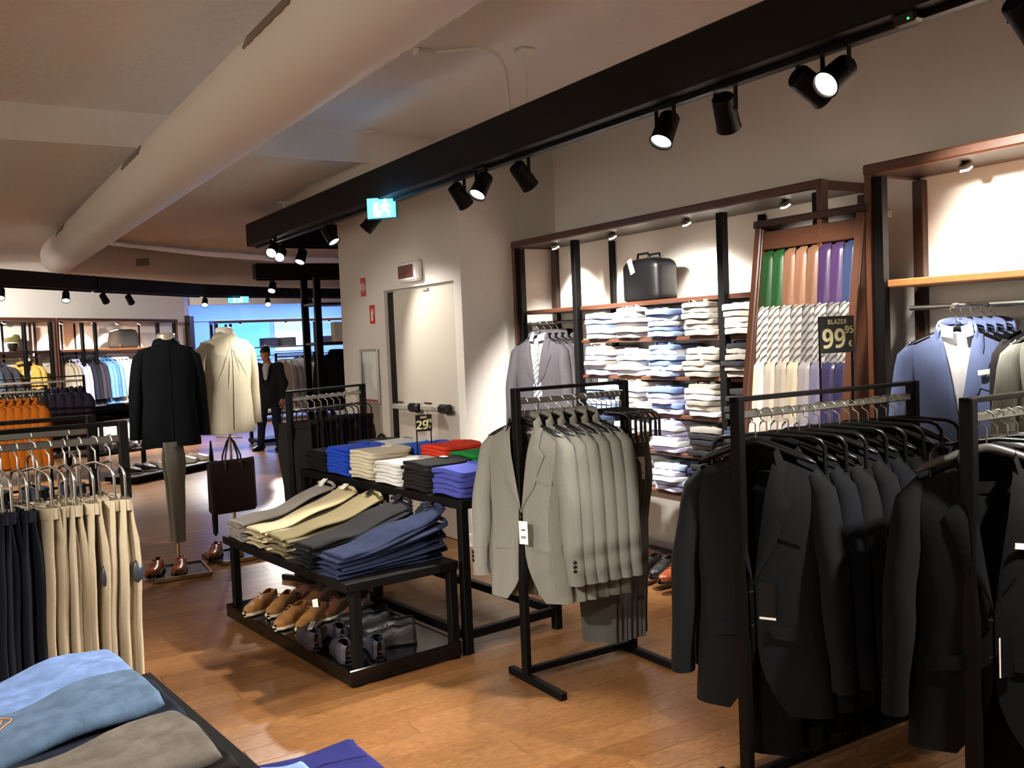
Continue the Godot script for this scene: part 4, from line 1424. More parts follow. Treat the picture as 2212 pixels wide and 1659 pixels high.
func table_goods() -> void:
	var tt := deg_to_rad(5.5)
	var ex := Vector3(cos(tt), 0, -sin(tt))
	var ez := Vector3(sin(tt), 0, cos(tt))
	var o := Vector3(1.56, 0, -4.06)
	# trouser stacks on the low tier
	var n := 8
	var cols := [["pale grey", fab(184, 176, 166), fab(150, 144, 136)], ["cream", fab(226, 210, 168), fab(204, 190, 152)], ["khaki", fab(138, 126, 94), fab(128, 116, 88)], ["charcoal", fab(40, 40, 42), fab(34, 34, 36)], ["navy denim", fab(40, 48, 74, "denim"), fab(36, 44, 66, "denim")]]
	for k in 5:
		var meshes := []
		for i in n:
			var top := i == n - 1
			meshes.append(ribbon(0.212 + 0.012 * sin(i * 1.7 + k), 0.6, 0.0145 if not top else 0.02, func(s: float, x: float) -> float:
				return i * lerpf(0.0132, 0.03, pow(s, 1.6)) + 0.03 * pow(s, 2.0) * float(i) / n + 0.004 * sin(s * 8.0 + i + k) * s + ((0.008 * sin(x * 20.0 + k + s * 5.0) + 0.008 * sin(s * 11.0 + k * 2.0)) * smoothstep(0.03, 0.3, s) if top else 0.003 * sin(x * 22.0 + i * 1.3 + k)), i * 1.3 + k * 0.7, 0.006))
		for i in n:
			var p: Vector3 = o + ex * (0.315 + 0.014 * sin(i * 3.1 + k * 1.3)) + ez * (-1.4 + k * 0.302 + 0.008 * sin(i * 2.0 + k)) + Vector3(0, 0.4975, 0)
			var t := thing("folded_trousers", "%s folded trousers on the low table, %s from the bottom" % [cols[k][0], ordn(i)], "trousers", p, tt + PI / 2 + 0.05 * sin(i * 1.9 + k * 2.0), "%s trousers on the low table" % cols[k][0])
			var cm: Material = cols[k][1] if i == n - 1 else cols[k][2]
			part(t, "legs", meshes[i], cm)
			var wy: float = i * 0.03 + 0.03 * i / n + 0.01
			part(t, "waistband", tubem([Vector3(-0.1, wy, 0.29), Vector3(-0.05, wy + 0.012, 0.302), Vector3(0.05, wy + 0.014, 0.304), Vector3(0.1, wy, 0.29)], 0.011, 7), cm)
			if i >= n - 3:
				part(t, "hang_tag", boxm(Vector3(0.04, 0.003, 0.05), 0.001), M.card if k < 2 else M.plastic, Vector3(0.05 - 0.05 * (i % 2), wy + 0.022, 0.27), Vector3(-0.5, 0.3, 0))
	# shirts on the tall tier
	var u := o + ex * 0.66
	var tees := [slab(0.285, 0.31, 0.021, 0.014, 0.2), slab(0.285, 0.31, 0.021, 0.014, 2.2), slab(0.275, 0.30, 0.021, 0.014, 4.2)]
	var front := [["black", fab(28, 28, 30), 6], ["royal blue", fab(44, 84, 214), 8], ["cream", fab(238, 228, 198), 8], ["white", fab(242, 240, 232), 6], ["dark charcoal", fab(32, 31, 31), 7], ["violet blue", fab(72, 78, 156), 5]]
	var back := [["graphite", fab(52, 52, 54), 7], ["printed white", fab(226, 226, 222), 8], ["bright blue", fab(52, 96, 206), 8], ["red", fab(216, 62, 38), 9], ["green", fab(20, 122, 52), 8], ["soft black", fab(36, 34, 34), 7]]
	for r in 2:
		var row: Array = [front, back][r]
		for k in row.size():
			var hh := 0.0
			for i in int(row[k][2]):
				var sc := 1.3 if row[k][0] == "violet blue" else 1.0
				var p: Vector3 = u + ex * (0.165 + r * 0.315 + 0.006 * sin(i * 2.7 + k)) + ez * (-1.72 + k * 0.31 + 0.005 * sin(i * 1.7 + k * 2.0)) + Vector3(0, 0.79 + hh, 0)
				var g := "%s shirts on the tall table" % row[k][0]
				var t := single("folded_tee", "%s folded shirt on the tall table, %s from the bottom" % [row[k][0], ordn(i)], "shirt", tees[(i + k) % 3], row[k][1], p, tt + PI / 2 + 0.03 * sin(i * 2.1 + k), g)
				t.scale.y = sc
				if i == int(row[k][2]) - 1:
					var nb := MB.new()
					var ring := []
					for q in 13:
						ring.append(Vector3(sin(q * PI / 6) * 0.05, 0.0, cos(q * PI / 6) * 0.028))
					nb.tube(ring, 0.005, 6)
					part(t, "neck_rib", nb.mesh(), row[k][1], Vector3(0, 0.036, 0.05))
					if row[k][0] in ["printed white", "bright blue", "dark charcoal"]:
						part(t, "neck_label", boxm(Vector3(0.05, 0.002, 0.03), 0.0), M.card if row[k][0] != "printed white" else M.black, Vector3(0, 0.0405, 0.05))
				hh += 0.0208 * sc
	price_sign("small black price sign reading 29.95 among the folded shirts", u + ex * 0.36 + ez * (-0.9) + Vector3(0, 0.79, 0), deg_to_rad(-12), "29", "95", "KNIT", 0.1, 0.1, 0.27)
	# shoes on the tray
	var q := func(x: float, z: float) -> Vector3: return o + ex * x + ez * z + Vector3(0, 0.0885, 0)
	pair("tan leather shoe with cream sole at the tray corner", q.call(0.25, -1.3), tt + deg_to_rad(-56), M.tan, M.sole, "tan shoes at the tray corner", 0.12)
	pair("tan leather shoe with cream sole and white tag", q.call(0.27, -0.92), tt + deg_to_rad(-58), M.tan, M.sole, "tan shoes with tag", 0.11, true)
	pair("dark navy shoe with white tag in front of the tan ones", q.call(0.08, -0.36), tt + deg_to_rad(165), M.navyshoe, M.soleblack, "navy shoes with tag", 0.13, true)
	pair("dark navy shoe with patterned lining at the table leg", q.call(0.11, -0.06), tt + deg_to_rad(160), M.navyshoe, M.soleblack, "navy shoes at the table leg", 0.15)
	pair("brown suede shoe in the back row of the tray", q.call(0.52, -1.28), tt + deg_to_rad(-70), M.brown, M.soleblack, "brown shoes in the back row", 0.12)
	pair("brown shoe with light welt behind the tan pair", q.call(0.52, -0.9), tt + deg_to_rad(-56), M.brown, M.sole, "brown shoes behind the tan pair", 0.12)
	pair("black shoe in the dark far corner of the tray", q.call(0.5, -0.5), tt + deg_to_rad(-115), M.blackshoe, M.soleblack, "black shoes on the tray", 0.12)
	pair("black shoe beside the rear table leg", q.call(0.48, -0.2), tt + deg_to_rad(-120), M.blackshoe, M.soleblack, "black shoes by the rear leg", 0.12)


func jeans() -> void:
	var tt := deg_to_rad(5.5)
	var ex := Vector3(cos(tt), 0, -sin(tt))
	var ez := Vector3(sin(tt), 0, cos(tt))
	var o := Vector3(0.45, 0.7515, -2.62)
	var stacks := [[0.13, fab(132, 162, 218, "denim"), fab(140, 168, 226, "denim"), "light blue", 4], [0.43, fab(108, 134, 164, "denim"), fab(42, 48, 64, "denim"), "faded mid blue", 5], [0.76, fab(134, 126, 116, "denim"), fab(46, 44, 42, "denim"), "washed grey", 5], [1.1, fab(96, 116, 150, "denim"), fab(40, 46, 60, "denim"), "dusty blue", 4]]
	for k in stacks.size():
		var st: Array = stacks[k]
		var n: int = st[4]
		for i in n:
			var top: bool = i == n - 1
			var h := 0.032 if top else 0.024
			var rise := func(s: float, x: float) -> float:
				var f := exp(-s * 5.0)
				return i * lerpf(0.014, 0.0245, f) + 0.0035 * sin(s * 9.0 + x * 9.0 + i + k) + (0.02 * exp(-pow((s - 0.16) / 0.12, 2.0)) + 0.006 * sin(s * 17.0 + x * 14.0 + k) if top else 0.0)
			var p: Vector3 = o + ex * (-0.5 - (0.015 if top else 0.0) + 0.012 * sin(i * 2.3 + k)) + ez * (float(st[0]) + 0.01 * sin(i * 2.6 + k))
			var lab: String = ("top pair of %s jeans folded on the near table" if top else "dark folded jeans under the %s pair, " + ordn(i) + " from the bottom") % st[3]
			var t := thing("folded_jeans", lab, "jeans", p, tt - PI / 2 + 0.03 * sin(i * 1.3 + k), "jeans under the %s pair" % st[3] if not top else "")
			part(t, "denim", ribbon(0.27, 0.8, h, rise, i * 2.0 + k, 0.012 if top else 0.003), st[1] if top else st[2])
			if top and k == 1:
				for q in [0.0, 0.018]:
					var line := []
					for w in 15:
						var f := w / 14.0
						var lx := lerpf(-0.115, 0.105, f)
						var lz: float = -0.135 + q + 0.075 * absf(f - 0.45) / 0.5 + 0.0
						line.append(Vector3(lx, rise.call(lz / 0.8 + 0.5, lx) + h + 0.0012 - 0.012 * pow(absf(lx) / 0.135, 4.0), lz))
					part(t, "pocket_stitching", tubem(line, 0.0016, 5), std(Color8(206, 140, 84), 0.7))
	# low table: royal blue trousers, a denim fold and a white edge
	var b := Vector3(0.52, 0.481, -2.36)
	for i in 3:
		var t := single("folded_trousers", "royal blue folded trousers beside the jeans, %s from the bottom" % ordn(i), "trousers", ribbon(0.24, 0.3, 0.022, func(s: float, x: float) -> float: return i * 0.022 + 0.008 * sin(s * 5.0 + x * 14.0), i * 1.0), fab(38, 40, 104), b + ex * 0.225 + ez * (0.14 + 0.008 * i), tt + PI / 2 - 0.12 + 0.04 * i, "royal blue trousers")
		part(t, "seam", tubem([Vector3(-0.03, 0.027 + i * 0.022, -0.12), Vector3(0.0, 0.028 + i * 0.022, 0.02), Vector3(-0.02, 0.026 + i * 0.022, 0.125)], 0.0014, 5), fab(36, 38, 92))
	single("folded_jeans", "pale denim fold lying before the royal blue trousers", "jeans", ribbon(0.2, 0.22, 0.05, func(s: float, x: float) -> float: return 0.01 * sin(s * 5.0), 0.4), fab(132, 160, 200, "denim"), b + ex * 0.06 + ez * 0.27 + Vector3(0, 0.078, 0), tt + PI / 2 - 0.1)
	single("folded_trousers", "off-white trousers folded beside the pale denim", "trousers", ribbon(0.2, 0.14, 0.07, func(s: float, x: float) -> float: return 0.006 * sin(s * 5.0), 0.4), fab(232, 226, 214), b + ex * 0.34 + ez * 0.385, tt + PI / 2)


func shirt_wall() -> void:
	var W := fab(246, 246, 250)
	var LB := fab(176, 198, 236)
	var MB_ := fab(120, 142, 196)
	var CR := fab(226, 216, 198)
	var GR := fab(152, 146, 138)
	var NV := fab(50, 58, 84)
	var BK := fab(44, 44, 48)
	var LV := fab(198, 196, 226)
	var ys := [1.56, 1.31, 1.07, 0.83, 0.58]
	var names := ["top", "second", "third", "fourth", "bottom"]
	var plan := [[[LB, W, MB_], [W, CR, W], [LB, MB_, W], [CR, CR, GR], [CR, W, CR]], [[LV, W, GR], [W, W, W], [LB, W, MB_], [GR, CR, GR], [GR, GR, BK]], [[MB_, LB, NV], [W, W, CR], [LV, MB_, LV], [W, CR, GR], [BK, BK, NV]], [[NV, BK, NV], [CR, W, CR], [LV, W, LV], [BK, GR, BK], [BK, NV, BK]], [[BK, NV, BK], [W, CR, W], [LV, LB, W], [BK, NV, BK], [NV, BK, NV]]]
	var zs := [-5.24, -4.9, -4.56, -4.22, -3.88]
	var stackn := ["nearest the hanging suits", "second from the suits", "in the middle", "by the middle post", "behind the middle post"]
	rng.seed = 21
	for r in 5:
		for k in 5:
			var n := 5 + (r + k) % 2
			for i in n:
				var p := Vector3(4.07 + rng.randf_range(-0.022, 0.022), ys[r] + 0.001 + i * 0.0335, zs[k] + rng.randf_range(-0.016, 0.016))
				folded_shirt("folded shirt, %s from bottom, on %s shelf, stack %s" % [ordn(i), names[r], stackn[k]], "shirts on the %s shelf, stack %s" % [names[r], stackn[k]], p, -PI / 2 + rng.randf_range(-0.16, 0.16), plan[r][k][i % 3], i, plan[r][k][i % 3] == LB and i % 2 == 0)
	# black holdall on the upper shelf
	var t := thing("leather_bag", "black leather bag with white tag on the shelf above the shirts", "bag", Vector3(4.08, 1.801, -4.82), -PI / 2)
	var bm := MB.new()
	bm.grid(28, 14, func(u: float, v: float) -> Vector3:
		var a := u * TAU
		var f: float = [0.0, 0.9, 1.0, 1.0, 1.0, 1.0, 1.0, 1.0, 1.0, 1.0, 0.97, 0.9, 0.78, 0.45, 0.0][int(round(v * 14))]
		var y: float = [0.0, 0.0, 0.012, 0.04, 0.08, 0.12, 0.16, 0.19, 0.21, 0.225, 0.24, 0.255, 0.268, 0.28, 0.282][int(round(v * 14))]
		return Vector3(0.19 * f * signf(cos(a)) * pow(absf(cos(a)), 0.4), y, 0.1 * f * signf(sin(a)) * pow(absf(sin(a)), 0.4)), true)
	part(t, "body", bm.mesh(), M.bagblack)
	for s in [-1, 1]:
		part(t, "handle", tubem([Vector3(-0.07, 0.26, s * 0.04), Vector3(-0.05, 0.31, s * 0.05), Vector3(0.05, 0.31, s * 0.05), Vector3(0.07, 0.26, s * 0.04)], 0.008, 8), M.plastic)
	part(t, "zip", boxm(Vector3(0.3, 0.004, 0.008), 0.001), M.steel, Vector3(0, 0.284, 0))
	part(t, "white_tag", boxm(Vector3(0.045, 0.1, 0.002), 0.0), M.card, Vector3(-0.06, 0.23, 0.105), Vector3(0, 0, 0.35))
	# face-out suits left of the shirts
	var mg := fab(92, 88, 94, "wool")
	var arm := tubem([Vector3(3.88, 1.70, -5.98), Vector3(4.3, 1.70, -5.98)], 0.01, 8)
	single("rail_arm", "short steel arm holding the purple grey suits in the wall unit", "rail", arm, M.steel, Vector3.ZERO)
	for i in 5:
		var at := Vector3(3.95 + i * 0.06, 1.70 - 0.095, -5.98)
		var tu := deg_to_rad(-62)
		suit("purple grey suit jacket with white shirt and tie in the wall unit" if i == 0 else "purple grey suit jacket, %s behind the one with the tie" % ordn(maxi(i - 1, 0)), at, tu, "purple grey suits", mg, 1)
		coat_hanger(at, tu, "hanger of the %s purple grey suit in the wall unit" % ordn(i), "hangers of the purple grey suits")
		if i == 0:
			shirt_front("white dress shirt inside the purple grey suit jacket", at, tu, W, stripe(Color8(238, 238, 240), Color8(60, 62, 70)), "black and white striped tie on the purple grey suit")
	# shoes on the plinth
	for i in 4:
		pair("polished shoe of the %s pair on the plinth below the shirts" % ordn(i), Vector3(3.95, 0.072, -4.85 + i * 0.26), deg_to_rad(-75), M.cognac if i != 1 else M.blackshoe, M.soleblack, "shoes below the shirts", 0.11, i == 2)


func stripe(a: Color, b: Color) -> StandardMaterial3D:
	var k := "stripe%s%s" % [a, b]
	if not M.has(k):
		var im := Image.create(64, 64, false, Image.FORMAT_RGB8)
		for y in 64:
			for x in 64:
				im.set_pixel(x, y, a if (x + y) % 32 < 20 else b)
		var m := std(Color.WHITE, 0.45)
		m.albedo_texture = ImageTexture.create_from_image(im)
		m.uv1_triplanar = true
		m.uv1_scale = Vector3(12, 12, 12)
		M[k] = m
	return M[k]


func silk(r: int, g: int, b: int) -> StandardMaterial3D:
	var m := std(Color8(r, g, b), 0.35)
	m.rim_enabled = true
	m.rim = 0.4
	m.rim_tint = 0.6
	return m


func tie_stand() -> void:
	var t := thing("tie_stand", "leaning reddish wood tie stand before the shirt wall", "stand", Vector3(3.58, 0, -3.34), -PI / 2)
	t.rotation.x = deg_to_rad(-8.6)
	for s in [-1, 1]:
		part(t, "side_board", boxm(Vector3(0.04, 2.16, 0.17), 0.006), M.mahog, Vector3(s * 0.33, 1.08, -0.085))
		part(t, "side_front", boxm(Vector3(0.045, 2.16, 0.02), 0.005), M.mahog, Vector3(s * 0.33, 1.08, 0.01))
	part(t, "top_board", boxm(Vector3(0.74, 0.04, 0.2), 0.006), M.mahogdark, Vector3(0, 2.18, -0.08))
	part(t, "back_board", boxm(Vector3(0.62, 2.1, 0.015), 0.002), M.mahogdark, Vector3(0, 1.08, -0.155))
	var rows := [2.02, 1.72, 1.42, 1.1]
	for y in rows:
		part(t, "tie_rail", tubem([Vector3(-0.31, y, -0.03), Vector3(0.31, y, -0.03)], 0.009, 8), M.steel)
	part(t, "head_board", boxm(Vector3(0.62, 0.1, 0.02), 0.004), M.mahog, Vector3(0, 2.09, -0.02))
	var tm := MB.new()
	tm.grid(6, 14, func(u: float, v: float) -> Vector3:
		var w := key([[0.0, 0.024], [0.06, 0.036], [0.8, 0.04], [0.86, 0.04], [1.0, 0.002]], v)
		var z := 0.012 + 0.010 * sin(u * PI) + 0.004 * sin(u * 9.0 + v * 3.0)
		if v < 0.08:
			z = lerpf(-0.012, z, v / 0.08)
		return Vector3((u - 0.5) * 2.0 * w, 0.016 - 0.36 * v, z), false)
	var tie := tm.mesh()
	var cols := [
		[silk(24, 62, 28), silk(28, 70, 32), silk(122, 86, 62), silk(128, 90, 68), silk(110, 78, 58), silk(56, 36, 72), silk(62, 40, 78), silk(44, 56, 88)],
		[stripe(Color8(226, 222, 214), Color8(84, 80, 76)), stripe(Color8(204, 198, 190), Color8(92, 86, 80)), stripe(Color8(186, 180, 172), Color8(96, 90, 84)), stripe(Color8(158, 154, 148), Color8(72, 68, 66)), stripe(Color8(134, 130, 126), Color8(54, 52, 54)), stripe(Color8(168, 164, 158), Color8(66, 62, 62)), stripe(Color8(126, 122, 120), Color8(56, 54, 54)), stripe(Color8(160, 156, 150), Color8(62, 60, 60))],
		[silk(226, 218, 200), silk(184, 174, 160), silk(160, 150, 138), silk(178, 166, 142), silk(140, 132, 134), silk(104, 100, 122), silk(44, 40, 72), silk(40, 36, 64)],
		[silk(226, 216, 196), silk(190, 180, 164), silk(168, 158, 150), silk(150, 142, 146), silk(120, 116, 140), silk(54, 50, 84), silk(44, 40, 70), silk(40, 38, 60)]]
	var what := ["plain bright silk tie, %s from the shirts, highest rail of the stand", "diagonally striped tie, %s from the shirts on the tie stand", "plain silk tie, %s from the shirts, third rail of the stand", "tie, %s from the shirts, on the lowest rail of the stand"]
	for r in 4:
		for i in 8:
			var local := Vector3(-0.27 + i * 0.077, rows[r], -0.018)
			var o := single("necktie", what[r] % ordn(i), "tie", tie, cols[r][i], t.transform * local, -PI / 2, "ties, rail %d of the stand" % (r + 1))
			o.rotation.x = deg_to_rad(-4.0)


func suit_bay() -> void:
	var blue := fab(116, 130, 172, "wool")
	var pale := fab(170, 172, 160, "wool")
	var W := fab(246, 246, 250)
	for k in [[-2.5, blue, 5, "blue"], [-2.02, pale, 4, "pale grey green"]]:
		single("rail_arm", "short steel arm holding the %s suits" % k[3], "rail", tubem([Vector3(3.84, 1.655, k[0]), Vector3(4.3, 1.655, k[0])], 0.01, 8), M.steel, Vector3.ZERO)
		for i in int(k[2]):
			var at := Vector3(3.86 + i * 0.075, 1.655 - 0.095, k[0])
			var tu := deg_to_rad(-52)
			var t := suit("%s suit jacket at the front of its arm" % k[3] if i == 0 else "%s suit jacket, %s behind the front one" % [k[3], ordn(maxi(i - 1, 0))], at, tu, "%s suits in the wall bay" % k[3], k[1], 2 if i == 0 else 1)
			coat_hanger(at, tu, "steel-hooked hanger of the %s %s suit" % [ordn(i), k[3]], "hangers of the %s suits" % k[3])
			if i == 0:
				shirt_front("white shirt worn inside the front %s suit jacket" % k[3], at, tu, W)
				if k[3] == "blue":
					part(t, "pocket_square", boxm(Vector3(0.085, 0.022, 0.004), 0.003), M.card, Vector3(0.115, -0.195, 0.07), Vector3(0, 0.35, 0.1))
	for i in 9:
		var at := Vector3(4.06, 1.66 - 0.1, -2.25 + i * 0.07)
		suit("black jacket, %s on the rear rail of the suit bay" % ordn(i), at, deg_to_rad(-10), "black jackets on the rear rail", fab(40, 38, 38, "wool"), 0)


# ---------------------------------------------------------------- mannequins

func mannequins() -> void:
	var dark := fab(27, 30, 34, "wool")
	var beige := fab(222, 211, 184, "wool")
	for k in 2:
		var at: Vector3 = [Vector3(1.44, 0, -7.0), Vector3(1.92, 0, -7.25)][k]
		var turn: float = [deg_to_rad(176), deg_to_rad(188)][k]
		var t := thing("mannequin", ["headless mannequin on a pole stand wearing the dark jacket", "headless mannequin on a pole stand wearing the beige jacket"][k], "mannequin", at, turn)
		var y0: float = [1.655, 1.69][k]
		var b := MB.new()
		b.lathe([Vector2(0.0, 0.08), Vector2(0.045, 0.078), Vector2(0.062, 0.07), Vector2(0.066, 0.06), Vector2(0.064, 0.04), Vector2(0.063, 0.02), Vector2(0.07, 0.0), Vector2(0.1, -0.05)], Vector3(0, y0, 0.0), 24)
		part(t, "neck_block", b.mesh(), [std(Color8(206, 196, 180), 0.3, 0.3), std(Color8(238, 230, 212), 0.5)][k])
		var tor := MB.new()
		tor.grid(24, 10, func(u: float, v: float) -> Vector3:
			var w := key([[0.0, 0.05], [0.1, 0.15], [0.25, 0.165], [0.55, 0.14], [0.9, 0.165], [1.0, 0.14]], v)
			return Vector3(cos(u * TAU) * w, y0 - 0.02 - 0.62 * v, sin(u * TAU) * w * 0.6), true)
		part(t, "torso", tor.mesh(), std(Color8(220, 208, 186), 0.6))
		part(t, "pole", tubem([Vector3(0, 0.03, 0), Vector3(0, y0 - 0.6, 0)], 0.011, 10), M.brass)
		var bt := MB.new()
		bt.cbox(Vector3(0, 0.012, 0), Vector3(0.36, 0.016, 0.42), 0.003)
		part(t, "base_plate", bt.mesh(), M.blackgloss)
		for s in [-1, 1]:
			part(t, "base_rim", boxm(Vector3(0.012, 0.03, 0.44), 0.003), M.chrome, Vector3(s * 0.186, 0.017, 0))
			part(t, "base_rim", boxm(Vector3(0.384, 0.03, 0.012), 0.003), M.chrome, Vector3(0, 0.017, s * 0.214))
		var j := thing("suit_jacket", ["dark charcoal blazer on a mannequin, seen from behind", "beige blazer gathered at the back on a mannequin"][k], "jacket", at + Vector3(0, y0, 0), turn)
		var kk := BUST.duplicate()
		if k == 1:
			kk.fold = 0.012
			kk.seed = 7.0
		jacket(j, "bust%d" % k, kk, [dark, beige][k], 2)
		var seam := MB.new()
		var pts := []
		for i in 9:
			pts.append(jpoint(0.0, 0.05 + 0.113 * i, -1.0, kk) + Vector3(0, 0, -0.002))
		seam.tube(pts, 0.0025, 5)
		part(j, "back_seam", seam.mesh(), [dark, beige][k])
		if k == 1:
			for s in [[-0.02, 0.13, 0.5], [0.025, -0.14, 0.46], [0.01, 0.04, 0.62], [-0.01, 0.09, 0.36], [0.0, -0.06, 0.4]]:
				var fp := []
				var fr := []
				for i in 8:
					var f := i / 7.0
					fp.append(jpoint(lerpf(s[0], s[1], f), lerpf(0.06, s[2], f), -1.0, kk) + Vector3(0, 0, 0.004))
					fr.append(0.002 + 0.007 * sin(f * PI))
				part(j, "gathered_fold", tubem(fp, fr, 8), beige)
		pair(["cognac leather shoe on the base of the dark jacket stand", "cognac leather shoe on the base of the beige jacket stand"][k], at + Vector3(-0.03, 0.022, -0.1), deg_to_rad(-25), M.cognac, M.soleblack, ["shoes under the dark jacket", "shoes under the beige jacket"][k], 0.15)
	var tm := trouser_meshes("display_trousers", 0.72, 0.08, 0.04, 0.2, 1.0)
	trousers("grey tweed trousers hanging under the dark jacket", Vector3(1.43, 0.96, -6.93), deg_to_rad(20), "", fab(150, 148, 136, "wool"), tm)
	# leather tote hanging from the second stand
	var g := thing("tote_bag", "dark brown leather tote bag hung below the beige jacket", "bag", Vector3(1.87, 0.385, -7.08), deg_to_rad(6))
	var bm := MB.new()
	bm.grid(24, 8, func(u: float, v: float) -> Vector3:
		var a := u * TAU
		var f: float = [0.0, 0.93, 1.0, 1.0, 1.0, 1.0, 1.0, 0.98, 0.0][int(round(v * 8))]
		var y: float = [0.0, 0.0, 0.02, 0.1, 0.2, 0.3, 0.37, 0.39, 0.375][int(round(v * 8))]
		return Vector3(0.18 * f * signf(cos(a)) * pow(absf(cos(a)), 0.2), y + 0.004 * cos(a * 2.0), (0.05 - 0.03 * v) * f * signf(sin(a)) * pow(absf(sin(a)), 0.5)), true)
	part(g, "body", bm.mesh(), M.leather)
	for s in [-1, 1]:
		part(g, "strap", tubem([Vector3(-0.055, 0.32, s * 0.032), Vector3(-0.05, 0.42, s * 0.03), Vector3(-0.02, 0.52, s * 0.012), Vector3(0.0, 0.56, 0), Vector3(0.03, 0.52, s * 0.012), Vector3(0.065, 0.42, s * 0.03), Vector3(0.07, 0.32, s * 0.032)], 0.007, 8), M.leather)
		part(g, "buckle", boxm(Vector3(0.02, 0.012, 0.004), 0.001), M.brass, Vector3(s * 0.06, 0.37, 0.04))
	part(g, "rail_clip", tubem([Vector3(-0.1, 0.57, 0), Vector3(0.1, 0.545, 0)], 0.005, 6), M.brass)
	single("umbrella", "slim folded umbrella hanging beside the leather tote bag", "umbrella", tubem([Vector3(0, 0.92, 0), Vector3(0, 0.8, 0), Vector3(0, 0.6, 0), Vector3(0, 0.32, 0), Vector3(0, 0.22, 0), Vector3(0, 0.2, 0)], [0.006, 0.016, 0.018, 0.022, 0.018, 0.004], 10), fab(50, 52, 58), Vector3(1.75, 0.0, -7.16))


# ---------------------------------------------------------------- the far side of the shop

func garment(kind: String, k: Dictionary, label: String, cat: String, at: Vector3, turn: float, group: String, mat: Material) -> Node3D:
	var t := thing({"shirt": "hanging_shirt", "coat": "hanging_jacket", "suit": "suit_jacket"}[kind], label, cat, at, turn, group)
	jacket(t, kind, k, mat, 0 if kind == "shirt" else 1)
	return t


